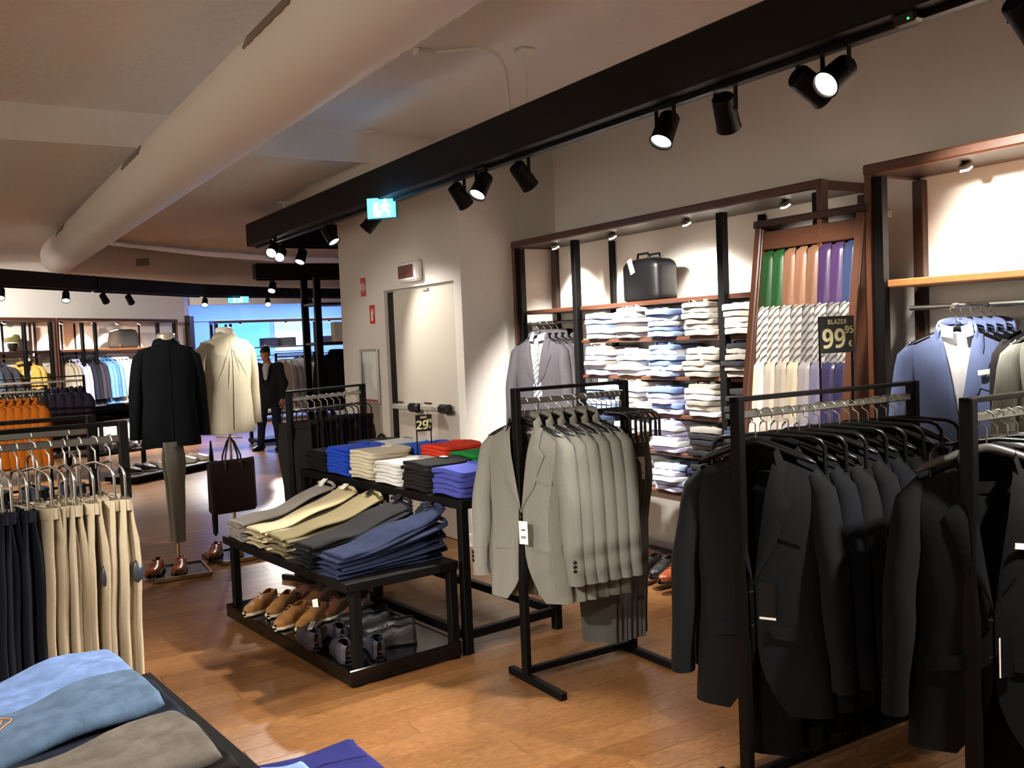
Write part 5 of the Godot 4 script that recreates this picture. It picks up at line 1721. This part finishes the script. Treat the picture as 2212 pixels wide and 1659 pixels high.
func far_side() -> void:
	var th := deg_to_rad(43)
	var ax := Vector3(cos(th), 0, -sin(th))
	var nn := Vector3(sin(th), 0, cos(th))
	var o := Vector3(0.9, 0, -15.5)
	var on := func(x: float, y: float, z: float) -> Vector3: return o + ax * x + nn * z + Vector3(0, y, 0)
	var y := 1.6 - 0.1
	# yellow field jackets and a dark coat
	for k in [[0.72, fab(232, 188, 96), "yellow field jacket with pockets in the far bay", 20.0], [0.6, fab(222, 178, 92), "yellow field jacket half hidden behind another yellow one", 12.0], [0.18, fab(62, 58, 66), "dark plum coat beside the yellow jackets", 10.0], [0.02, fab(52, 50, 54), "dark plum coat second from the yellow jackets", 10.0], [-0.15, fab(70, 84, 100), "slate jacket at the far end of the bay", 8.0]]:
		var g := garment("coat", COAT, k[2], "jacket", on.call(k[0], y, -0.22), th + deg_to_rad(-48 - k[3]), "jackets in the far bay", k[1])
		if k[2].begins_with("yellow"):
			part(g, "chest_pocket", boxm(Vector3(0.12, 0.1, 0.006), 0.002), k[1], Vector3(0.1, -0.25, 0.085))
			part(g, "price_tag", boxm(Vector3(0.05, 0.06, 0.002), 0.0), M.card, Vector3(0.12, -0.14, 0.09))
		coat_hanger(on.call(k[0], y, -0.22), th + deg_to_rad(-48 - k[3]), "hanger of the " + String(k[2]), "hangers in the far jacket bay")
	var row := [[1.42, fab(196, 184, 162), "beige shirt"], [1.53, fab(206, 194, 170), "beige shirt"], [1.64, fab(188, 176, 154), "beige shirt"], [1.84, stripe(Color8(206, 204, 236), Color8(120, 116, 180)), "lilac striped shirt"], [1.94, stripe(Color8(206, 204, 236), Color8(120, 116, 180)), "lilac striped shirt"], [2.12, fab(40, 42, 54), "black shirt"], [2.24, fab(36, 36, 42), "black shirt"], [2.36, fab(62, 58, 70), "black shirt"], [2.5, fab(48, 46, 56), "black shirt"], [2.66, fab(104, 150, 214, "denim"), "washed denim shirt"], [2.76, fab(112, 160, 218, "denim"), "washed denim shirt"], [2.88, fab(80, 126, 196, "denim"), "washed denim shirt"], [3.02, fab(120, 166, 222, "denim"), "washed denim shirt"], [3.2, fab(242, 242, 244), "white shirt"], [3.32, fab(240, 240, 244), "white shirt"], [3.45, fab(236, 236, 240), "white shirt"], [3.6, fab(226, 226, 232), "white shirt"]]
	for k in row:
		k[0] = 1.35 + (float(k[0]) - 1.42) * 0.74
		garment("shirt", SHIRT, "%s hanging in the far wall bay, %s from the dark post" % [k[2], ordn(row.find(k))], "shirt", on.call(k[0] + 0.0, y, -0.22), th + deg_to_rad(-62), "%ss in the far bay" % k[2], k[1])
		coat_hanger(on.call(k[0], y, -0.22), th + deg_to_rad(-62), "black hanger, %s from the dark post in the far shirt bay" % ordn(row.find(k)), "hangers in the far shirt bay")
	# caps on black heads, grey travel bag
	for x in [0.42, -0.12]:
		var c := thing("cap_stand", "olive cap on a head form, %s the yellow jackets" % ("above" if x > 0 else "left past"), "cap", on.call(x, 1.701, -0.2), th - 0.6, "caps on the far shelf")
		var hd := MB.new()
		hd.lathe([Vector2(0.0, 0.2), Vector2(0.06, 0.19), Vector2(0.082, 0.15), Vector2(0.085, 0.1), Vector2(0.07, 0.05), Vector2(0.05, 0.02), Vector2(0.06, 0.0), Vector2(0, 0)], Vector3.ZERO, 18)
		part(c, "head_form", hd.mesh(), M.plastic)
		var cp := MB.new()
		cp.lathe([Vector2(0.0, 0.255), Vector2(0.07, 0.25), Vector2(0.105, 0.235), Vector2(0.11, 0.2), Vector2(0.1, 0.13)], Vector3.ZERO, 18)
		part(c, "cap", cp.mesh(), fab(96, 88, 56))
		var pk := MB.new()
		pk.grid(10, 3, func(u: float, v: float) -> Vector3:
			var a := lerpf(0.5, PI - 0.5, u)
			var r := 0.098 + 0.06 * v * sin(a)
			return Vector3(cos(a) * r, 0.14 - 0.02 * v, sin(a) * r))
		part(c, "peak", pk.mesh(), fab(96, 88, 56))
	var bg := thing("travel_bag", "slouchy grey and brown travel bag on the far shelf", "bag", on.call(2.95, 1.701, -0.2), th)
	var bm := MB.new()
	bm.grid(26, 10, func(u: float, v: float) -> Vector3:
		var a := u * TAU
		var f: float = [0.0, 0.85, 0.95, 1.0, 1.0, 0.98, 0.94, 0.88, 0.8, 0.5, 0.0][int(round(v * 10))]
		var yy: float = [0.0, 0.0, 0.03, 0.08, 0.13, 0.18, 0.23, 0.27, 0.30, 0.315, 0.31][int(round(v * 10))]
		return Vector3(0.3 * f * signf(cos(a)) * pow(absf(cos(a)), 0.5), yy + 0.012 * sin(a * 3.0) * v, 0.15 * f * signf(sin(a)) * pow(absf(sin(a)), 0.5)), true)
	part(bg, "body", bm.mesh(), fab(96, 92, 88))
	part(bg, "leather_bottom", boxm(Vector3(0.54, 0.09, 0.27), 0.04), M.brown, Vector3(0, 0.046, 0))
	for s in [-1, 1]:
		part(bg, "strap", tubem([Vector3(-0.1, 0.2, s * 0.14), Vector3(-0.09, 0.31, s * 0.09), Vector3(0.09, 0.31, s * 0.09), Vector3(0.1, 0.2, s * 0.14)], 0.012, 8), M.brown)
	# free-standing racks before the far wall
	rack("far black rack of orange jackets", Vector3(0.05, 0, -11.3), deg_to_rad(-8), 1.0, 1.3)
	for i in 7:
		var at := Vector3(0.45 + i * 0.075, hang_y(1.3) - 0.02, -11.24 + i * 0.011)
		garment("coat", COAT, "orange jacket, %s along the far rack" % ordn(i), "jacket", at, deg_to_rad(-64), "orange jackets", fab(206, 112, 32))
		coat_hanger(at, deg_to_rad(-64), "hanger of the %s orange jacket" % ordn(i), "hangers of the orange jackets")
	rack("far black rack of dark olive and navy jackets", Vector3(0.35, 0, -12.3), deg_to_rad(-6), 1.2, 1.365)
	for i in 10:
		var at := Vector3(0.62 + i * 0.095, hang_y() - 0.02, -12.27 + i * 0.01)
		garment("coat", COAT, ("dark olive jacket, %s on the far rack" if i < 5 else "dark navy jacket, %s on the far rack") % ordn(i), "jacket", at, deg_to_rad(-66), "olive jackets" if i < 5 else "navy jackets", fab(70, 64, 52) if i < 5 else fab(52, 52, 68))
		coat_hanger(at, deg_to_rad(-66), "chrome hooked hanger of the %s dark jacket on the far rack" % ordn(i), "hangers of the dark jackets")
	# far table with jeans above, light shoes on the lower shelf
	var tb := thing("display_table", "far table with jeans on top and pale shoes on its shelf", "table", Vector3(1.72, 0, -13.5), deg_to_rad(30))
	part(tb, "table_top", boxm(Vector3(1.25, 0.05, 0.6), 0.004), M.black, Vector3(0.5, 0.75, 0))
	part(tb, "shelf", boxm(Vector3(1.25, 0.04, 0.5), 0.004), M.mahogdark, Vector3(0.5, 0.28, 0))
	for p in [[-0.1, 0.27], [-0.1, -0.27], [1.1, 0.27], [1.1, -0.27]]:
		part(tb, "leg", boxm(Vector3(0.05, 0.73, 0.05), 0.003), M.black, Vector3(p[0], 0.365, p[1]))
	var jm := ribbon(0.26, 0.5, 0.04, func(s: float, x: float) -> float: return 0.05 * pow(s, 2.0), 0.3)
	var jcol := [[fab(60, 70, 84, "denim"), "dark grey"], [fab(48, 54, 70, "denim"), "indigo"], [fab(236, 236, 238), "white"], [fab(230, 230, 232), "white"]]
	for k in 4:
		for i in 3:
			var p: Vector3 = tb.transform * Vector3(0.02 + k * 0.3, 0.776 + i * 0.04, 0.0)
			single("folded_jeans", "%s jeans in the %s far table stack, %s from the bottom" % [jcol[k][1], ordn(k), ordn(i)], "jeans", jm, jcol[k][0] if (k < 2 or i == 2) else jcol[1][0], p, deg_to_rad(20), "%s jeans on the far table" % jcol[k][1])
	for k in 4:
		pair("pale canvas shoe, %s pair on the far table shelf" % ordn(k), tb.transform * Vector3(0.05 + k * 0.28, 0.301, -0.1), deg_to_rad(-10), M.whiteshoe, M.sole, "pale shoes on the far table", 0.1)
	var pl := thing("shoe_platform", "low black shoe platform with sneakers by the far table", "platform", Vector3(2.5, 0, -12.75), deg_to_rad(36))
	part(pl, "deck", boxm(Vector3(1.5, 0.07, 0.5), 0.01), M.black, Vector3(0, 0.06, 0))
	part(pl, "plinth", boxm(Vector3(1.4, 0.03, 0.4), 0.002), M.black, Vector3(0, 0.015, 0))
	for k in 6:
		pair("%s sneaker, %s pair along the low far platform" % [["black", "black", "grey", "black", "cream", "cream"][k], ordn(k)], pl.transform * Vector3(-0.62 + k * 0.25, 0.096, -0.14), deg_to_rad(36 + 40), [M.blackshoe, M.navyshoe, M.whiteshoe, M.blackshoe, M.whiteshoe, M.whiteshoe][k], M.sole, "%s sneakers on the platform" % ["black", "black", "grey", "black", "cream", "cream"][k], 0.1)
	# dark unit on the hidden side of the door block: its end post, clothes and bags show past the corner
	var du := thing("wall_unit", "tall black shelving unit standing past the door corner", "wall unit", Vector3(4.02, 0, -10.9))
	for x in [0.0, 0.55]:
		for z in [0.0, -0.45]:
			part(du, "post", boxm(Vector3(0.08, 2.42, 0.06), 0.004), M.black, Vector3(x, 1.21, z))
	for yy in [0.3, 1.62, 2.1]:
		part(du, "shelf", boxm(Vector3(0.62, 0.03, 0.5), 0.004), M.darkboard, Vector3(0.28, yy, -0.22))
	part(du, "back_panel", boxm(Vector3(0.02, 2.3, 0.45), 0.0), M.mahogdark, Vector3(0.57, 1.2, -0.22))
	for i in 3:
		garment("coat", COAT, "%s black coat hanging in the unit past the corner" % ordn(i), "coat", Vector3(4.28, 1.5, -10.88 - i * 0.1), deg_to_rad(-10), "black coats past the corner", fab(30, 30, 32))
	single("shopping_bag", "pale paper bag on the unit past the corner", "bag", boxm(Vector3(0.16, 0.24, 0.1), 0.01), M.card, Vector3(4.27, 1.756, -10.9))


func blue_room() -> void:
	# cool lamps in its ceiling
	for x in [5.8, 8.2]:
		var t := thing("ceiling_panel_light", "cool bluish ceiling light panel of the blue room, over the %s" % ("shelf with folded denim" if x < 7 else "denim jackets"), "light", Vector3(x, 2.93, -20.6))
		part(t, "diffuser_light", boxm(Vector3(1.2, 0.02, 0.6), 0.004), glow(Color(0.62, 0.76, 1.0), 2.0))
		var l := AreaLight3D.new()
		l.name = "panel_light"
		l.light_color = Color(0.64, 0.77, 1.0)
		l.light_energy = 20.0
		l.area_size = Vector2(1.2, 0.6)
		l.area_range = 30.0
		l.shadow_enabled = true
		t.add_child(l)
		l.transform = Transform3D(Basis.looking_at(Vector3(0, -1, 0), Vector3.FORWARD), Vector3(0, -0.03, 0))
	single("light_blue_board", "sky blue panel on the back wall of the blue room", "panel", boxm(Vector3(1.3, 0.9, 0.03), 0.003), M.skyblue, Vector3(6.35, 1.78, -22.27))
	single("grey_poster", "pale grey banded poster on the blue room wall", "poster", boxm(Vector3(0.9, 0.7, 0.02), 0.003), std(Color8(190, 188, 210), 0.6), Vector3(7.55, 1.85, -22.28))
	wall_unit("black framed denim unit across the blue room", Vector3(5.1, 0, -20.0), 0.0, 4.2, 2.2, 0.45, [0.35, 2.2, 3.2], [[1.62, 0.9, 4.1, 0.03, M.darkboard], [0.3, 0.05, 4.1, 0.03, M.darkboard]], [[1.42, 0.8, 4.1]], [0.6, 1.6, 2.6], 3.0).find_child("back_panel*", true, false).free()
	for i in 6:
		garment("coat", COAT, "faded denim jacket, %s in the blue room unit" % ordn(i), "jacket", Vector3(7.55 + i * 0.14, 1.32, -20.2), deg_to_rad(-55), "denim jackets in the blue room", fab(96 + 14 * i, 122 + 12 * i, 164 + 8 * i, "denim"))
	for i in 4:
		garment("coat", COAT, "black jacket, %s beside the denim in the blue room" % ordn(i), "jacket", Vector3(6.9 + i * 0.13, 1.32, -20.2), deg_to_rad(-55), "black jackets in the blue room", fab(40, 36, 44))
	for k in [[6.3, "before the sky blue panel"], [7.6, "before the grey poster"]]:
		for i in 5:
			single("folded_jeans", "dark blue folded denim %s, %s from the bottom" % [k[1], ordn(i)], "jeans", jeans_slab(), fab(56 + 12 * (i % 2), 60, 84, "denim"), Vector3(k[0], 1.621 + i * 0.036, -20.2), 0.0, "denim on the blue room shelf")
			single("folded_jeans", "brownish folded denim %s, %s from the bottom" % [k[1], ordn(i)], "jeans", jeans_slab(), fab(70, 66 + 10 * (i % 2), 70, "denim"), Vector3(k[0] + 0.4, 1.621 + i * 0.036, -20.2), 0.0, "denim on the blue room shelf")
	# white garments on a rail beside the man, and a price card
	rack("black rack of long white shirts behind the man", Vector3(4.75, 0, -14.9), deg_to_rad(10), 0.7, 1.5)
	for i in 5:
		garment("shirt", SHIRT, "long white shirt, %s on the rack behind the man" % ordn(i), "shirt", Vector3(4.85 + i * 0.1, 1.36, -14.92 - i * 0.018), deg_to_rad(-45), "white shirts behind the man", fab(246, 246, 246))
	var lt := thing("display_table", "low black table behind the man", "table", Vector3(5.2, 0, -15.6), deg_to_rad(8))
	part(lt, "table_top", boxm(Vector3(1.4, 0.04, 0.5), 0.004), M.black, Vector3(0, 0.5, 0))
	part(lt, "tray", boxm(Vector3(1.4, 0.06, 0.5), 0.004), M.black, Vector3(0, 0.06, 0))
	for p in [[-0.66, 0.2], [0.66, 0.2], [-0.66, -0.2], [0.66, -0.2]]:
		part(lt, "leg", boxm(Vector3(0.05, 0.5, 0.05), 0.003), M.black, Vector3(p[0], 0.25, p[1]))
	for i in 5:
		pair("shoe of the %s pair on the low table behind the man" % ordn(i), lt.transform * Vector3(-0.5 + i * 0.24, 0.521, -0.12), 0.2, M.navyshoe if i % 2 else M.whiteshoe, M.sole, "shoes behind the man", 0.1)
	for i in 3:
		garment("shirt", SHIRT, "%s white top hanging by the price card" % ordn(i), "shirt", Vector3(5.35 + 0.08 * i, 1.28, -13.4), deg_to_rad(-50), "white tops by the price card", fab(244, 244, 246))
	rack("black rack of white tops with a price card", Vector3(4.95, 0, -13.4), 0.0, 0.7, 1.42)
	price_sign("far black price card reading 25", Vector3(5.02, 1.12, -13.2), deg_to_rad(-20), "25", "", "", 0.14, 0.13, 0.05)


func jeans_slab() -> ArrayMesh:
	if not C.has("jslab"):
		C.jslab = slab(0.34, 0.34, 0.035, 0.004, 1.0)
	return C.jslab


# ---------------------------------------------------------------- the man

func capsule(p: Vector3, a: Vector3, b: Vector3, ra: float, rb: float) -> float:
	var ab := b - a
	var h := clampf((p - a).dot(ab) / ab.length_squared(), 0.0, 1.0)
	return (p - a - ab * h).length() - lerpf(ra, rb, h)


func smin(a: float, b: float, k: float) -> float:
	var h := maxf(k - absf(a - b), 0.0) / k
	return minf(a, b) - h * h * k * 0.25


# surface nets over a grid round the bones; bones: [from, to, r, r, flatten]
func nets(bones: Array, cell: float, blend: float) -> ArrayMesh:
	var lo := Vector3(1e9, 1e9, 1e9)
	var hi := -lo
	for b in bones:
		for q in 2:
			var r: float = maxf(b[2], b[3]) + cell * 2.0
			lo = lo.min(b[q] - Vector3.ONE * r)
			hi = hi.max(b[q] + Vector3.ONE * r)
	var n := Vector3i(((hi - lo) / cell).ceil()) + Vector3i.ONE
	var f := PackedFloat32Array()
	f.resize(n.x * n.y * n.z)
	f.fill(1.0)
	for b in bones:
		var r: float = maxf(b[2], b[3]) + blend + cell * 2.0
		var l: Vector3 = ((b[0] as Vector3).min(b[1]) - Vector3.ONE * r - lo) / cell
		var h: Vector3 = ((b[0] as Vector3).max(b[1]) + Vector3.ONE * r - lo) / cell
		var a0: Vector3 = b[0]
		var b0: Vector3 = b[1]
		for k in range(maxi(0, int(l.z)), mini(n.z, int(h.z) + 1)):
			for j in range(maxi(0, int(l.y)), mini(n.y, int(h.y) + 1)):
				for i in range(maxi(0, int(l.x)), mini(n.x, int(h.x) + 1)):
					var ix := i + n.x * (j + n.y * k)
					f[ix] = smin(f[ix], capsule(lo + Vector3(i, j, k) * cell, a0, b0, b[2], b[3]), blend)
	var m := MB.new()
	var id := PackedInt32Array()
	id.resize(f.size())
	id.fill(-1)
	var off := [0, 1, n.x, n.x + 1, n.x * n.y, n.x * n.y + 1, n.x * n.y + n.x, n.x * n.y + n.x + 1]
	var edges := [[0, 1], [2, 3], [4, 5], [6, 7], [0, 2], [1, 3], [4, 6], [5, 7], [0, 4], [1, 5], [2, 6], [3, 7]]
	for k in n.z - 1:
		for j in n.y - 1:
			for i in n.x - 1:
				var ix := i + n.x * (j + n.y * k)
				var mask := 0
				for q in 8:
					if f[ix + off[q]] < 0.0:
						mask |= 1 << q
				if mask == 0 or mask == 255:
					continue
				var s := Vector3.ZERO
				var c := 0
				for e in edges:
					var va := f[ix + off[e[0]]]
					var vb := f[ix + off[e[1]]]
					if (va < 0.0) != (vb < 0.0):
						var t := va / (va - vb)
						var pa := Vector3(e[0] & 1, (e[0] >> 1) & 1, e[0] >> 2)
						var pb := Vector3(e[1] & 1, (e[1] >> 1) & 1, e[1] >> 2)
						s += pa.lerp(pb, t)
						c += 1
				id[ix] = m.v.size()
				m.v.append(lo + (Vector3(i, j, k) + s / c) * cell)
				m.n.append(Vector3.ZERO)
				m.t.append(Vector2.ZERO)
	var st := [1, n.x, n.x * n.y]
	for k in range(1, n.z - 1):
		for j in range(1, n.y - 1):
			for i in range(1, n.x - 1):
				var ix := i + n.x * (j + n.y * k)
				var inside := f[ix] < 0.0
				for a in 3:
					if inside == (f[ix + st[a]] < 0.0):
						continue
					var u: int = st[(a + 1) % 3]
					var w: int = st[(a + 2) % 3]
					var q := [id[ix], id[ix - u], id[ix - u - w], id[ix - w]]
					if q.min() < 0:
						continue
					if not inside:
						q.reverse()
					m.x.append_array(PackedInt32Array([q[0], q[2], q[1], q[0], q[3], q[2]]))
	for i in range(0, m.x.size(), 3):
		var nn := (m.v[m.x[i + 2]] - m.v[m.x[i]]).cross(m.v[m.x[i + 1]] - m.v[m.x[i]])
		for q in 3:
			m.n[m.x[i + q]] += nn
	for i in m.n.size():
		m.n[i] = m.n[i].normalized()
	return m.mesh()


func man() -> void:
	var t := thing("person", "person in dark jacket, white shirt and jeans, looking down", "person", Vector3(4.44, 0, -14.35), deg_to_rad(-38))
	t.scale = Vector3.ONE * 0.96
	var V := func(x: float, y: float, z: float) -> Vector3: return Vector3(x, y, z)
	# +z is forward. Weight on the left leg, right foot set back.
	var hipL := Vector3(0.09, 0.88, 0)
	var hipR := Vector3(-0.09, 0.88, 0)
	var kneeL := Vector3(0.12, 0.47, 0.05)
	var kneeR := Vector3(-0.15, 0.47, 0.0)
	var ankL := Vector3(0.13, 0.09, 0.02)
	var ankR := Vector3(-0.22, 0.09, -0.08)
	var neck := Vector3(0, 1.40, 0.02)
	var head := Vector3(0, 1.555, 0.075)
	var shL := Vector3(0.185, 1.36, 0)
	var shR := Vector3(-0.185, 1.36, 0)
	var elL := Vector3(0.25, 1.08, -0.02)
	var elR := Vector3(-0.25, 1.08, -0.02)
	var wrL := Vector3(0.24, 0.85, 0.08)
	var wrR := Vector3(-0.22, 0.86, 0.1)
	part(t, "body", nets([[Vector3(0, 1.1, 0), neck, 0.1, 0.055], [neck, head, 0.05, 0.06], [hipL, kneeL, 0.07, 0.045], [hipR, kneeR, 0.07, 0.045], [kneeL, ankL, 0.045, 0.032], [kneeR, ankR, 0.045, 0.032], [Vector3(0, 0.9, 0), Vector3(0, 1.1, 0), 0.1, 0.1], [shL, elL, 0.038, 0.033], [shR, elR, 0.038, 0.033], [elL, wrL, 0.033, 0.025], [elR, wrR, 0.033, 0.025], [shL, shR, 0.04, 0.04]], 0.018, 0.05), M.skin)
	var hb := []
	var hd := func(x: float, y: float, z: float) -> Vector3: return head + Vector3(x, y, z).rotated(Vector3.RIGHT, 0.45)
	hb.append_array([[hd.call(0, 0.035, -0.02), hd.call(0, 0.03, 0.03), 0.075, 0.068], [hd.call(0, -0.03, 0.02), hd.call(0, -0.075, 0.05), 0.055, 0.035], [hd.call(0.03, 0.0, 0.05), hd.call(0.025, -0.06, 0.05), 0.032, 0.026], [hd.call(-0.03, 0.0, 0.05), hd.call(-0.025, -0.06, 0.05), 0.032, 0.026], [hd.call(0, 0.015, 0.092), hd.call(0, -0.02, 0.108), 0.009, 0.013], [hd.call(0.074, 0.02, -0.005), hd.call(0.076, -0.02, -0.002), 0.012, 0.009], [hd.call(-0.074, 0.02, -0.005), hd.call(-0.076, -0.02, -0.002), 0.012, 0.009], [hd.call(-0.02, -0.052, 0.083), hd.call(0.02, -0.052, 0.083), 0.009, 0.009]])
	var face := part(t, "head", nets(hb, 0.008, 0.02), M.skin)
	for s in [-1.0, 1.0]:
		var e := MB.new()
		e.lathe([Vector2(0, -0.009), Vector2(0.007, -0.006), Vector2(0.009, 0), Vector2(0.007, 0.006), Vector2(0, 0.009)], Vector3.ZERO, 8)
		part(face, "eye", e.mesh(), M.hair, hd.call(s * 0.03, 0.018, 0.082))
		part(face, "eyebrow", tubem([hd.call(s * 0.014, 0.036, 0.093), hd.call(s * 0.045, 0.038, 0.08)], 0.005, 5), M.hair)
	part(face, "mouth", tubem([hd.call(-0.022, -0.053, 0.091), hd.call(0.022, -0.053, 0.091)], 0.004, 5), std(Color8(140, 76, 64), 0.5))
	part(t, "hair", nets([[hd.call(0, 0.065, -0.035), hd.call(0, 0.075, 0.03), 0.075, 0.055], [hd.call(0, 0.02, -0.06), hd.call(0, -0.03, -0.055), 0.055, 0.045], [hd.call(0.05, 0.05, 0.0), hd.call(0.066, 0.0, -0.015), 0.03, 0.016], [hd.call(-0.05, 0.05, 0.0), hd.call(-0.066, 0.0, -0.015), 0.03, 0.016], [hd.call(0, 0.11, 0.0), hd.call(0, 0.13, 0.035), 0.035, 0.02]], 0.009, 0.03), M.hair)
	for q in [[wrL, 1.0], [wrR, -1.0]]:
		var w: Vector3 = q[0]
		var s: float = q[1]
		var bones := [[w, w + Vector3(0, -0.06, 0.02), 0.025, 0.03], [w + Vector3(-0.015 * s, -0.06, 0.03), w + Vector3(0.012 * s, -0.07, 0.01), 0.026, 0.026]]
		for i in 4:
			var b: Vector3 = w + Vector3(0.006 * s, -0.095, 0.045 - 0.021 * i)
			var ln: float = [0.036, 0.042, 0.039, 0.03][i]
			bones.append([w + Vector3(0, -0.065, 0.035 - 0.017 * i), b, 0.0105, 0.0095])
			bones.append([b, b + Vector3(-0.012 * s, -ln, 0.004), 0.0095, 0.0085])
			bones.append([b + Vector3(-0.012 * s, -ln, 0.004), b + Vector3(-0.03 * s, -ln * 1.5, 0.006), 0.0085, 0.0075])
		bones.append([w + Vector3(-0.01 * s, -0.035, 0.035), w + Vector3(-0.02 * s, -0.075, 0.062), 0.011, 0.0095])
		bones.append([w + Vector3(-0.02 * s, -0.075, 0.062), w + Vector3(-0.028 * s, -0.105, 0.06), 0.0095, 0.008])
		part(t, "hand", nets(bones, 0.004, 0.008), M.skin)
	var suitm := fab(48, 48, 52, "wool")
	part(t, "jacket", nets([[Vector3(0, 0.84, 0), Vector3(0, 1.1, 0), 0.165, 0.15], [Vector3(0.08, 0.84, 0), Vector3(0.1, 1.28, 0), 0.1, 0.1], [Vector3(-0.08, 0.84, 0), Vector3(-0.1, 1.28, 0), 0.1, 0.1], [Vector3(0.1, 1.34, 0), shL, 0.075, 0.06], [Vector3(-0.1, 1.34, 0), shR, 0.075, 0.06], [shL, elL, 0.062, 0.052], [shR, elR, 0.062, 0.052], [elL, wrL, 0.052, 0.04], [elR, wrR, 0.052, 0.04]], 0.016, 0.06), suitm)
	part(t, "shirt", nets([[Vector3(0, 1.0, 0.1), Vector3(0, 1.33, 0.085), 0.045, 0.055], [Vector3(0, 1.33, 0.05), Vector3(0, 1.40, 0.03), 0.07, 0.058]], 0.012, 0.03), fab(240, 240, 240))
	for s in [-1.0, 1.0]:
		part(t, "lapel", tubem([Vector3(s * 0.07, 1.40, 0.02), Vector3(s * 0.075, 1.33, 0.115), Vector3(s * 0.05, 1.18, 0.15), Vector3(s * 0.015, 1.03, 0.162)], [0.02, 0.022, 0.016, 0.006], 8), suitm)
	part(t, "jeans", nets([[hipL, kneeL, 0.095, 0.066], [hipR, kneeR, 0.095, 0.066], [kneeL, ankL, 0.066, 0.056], [kneeR, ankR, 0.066, 0.056], [hipL, hipR, 0.11, 0.11]], 0.016, 0.05), fab(44, 50, 66, "denim"))
	for q in [[ankL, 0.1], [ankR, -0.3]]:
		var a: Vector3 = q[0]
		var d := Vector3(sin(q[1]), 0, cos(q[1]))
		part(t, "shoe", nets([[Vector3(a.x, 0.045, a.z) - d * 0.05, Vector3(a.x, 0.042, a.z) + d * 0.12, 0.043, 0.036], [Vector3(a.x, 0.09, a.z), Vector3(a.x, 0.05, a.z), 0.045, 0.045], [Vector3(a.x, 0.036, a.z) + d * 0.1, Vector3(a.x, 0.032, a.z) + d * 0.18, 0.038, 0.03]], 0.01, 0.03), M.blackshoe)


func _ready() -> void:
	materials()
	camera_and_air()
	shell()
	fittings_on_door_wall()
	overhead()
	furniture()
	grey_rack()
	black_racks()
	trouser_rack()
	table_goods()
	jeans()
	shirt_wall()
	tie_stand()
	suit_bay()
	mannequins()
	far_side()
	blue_room()
	man()
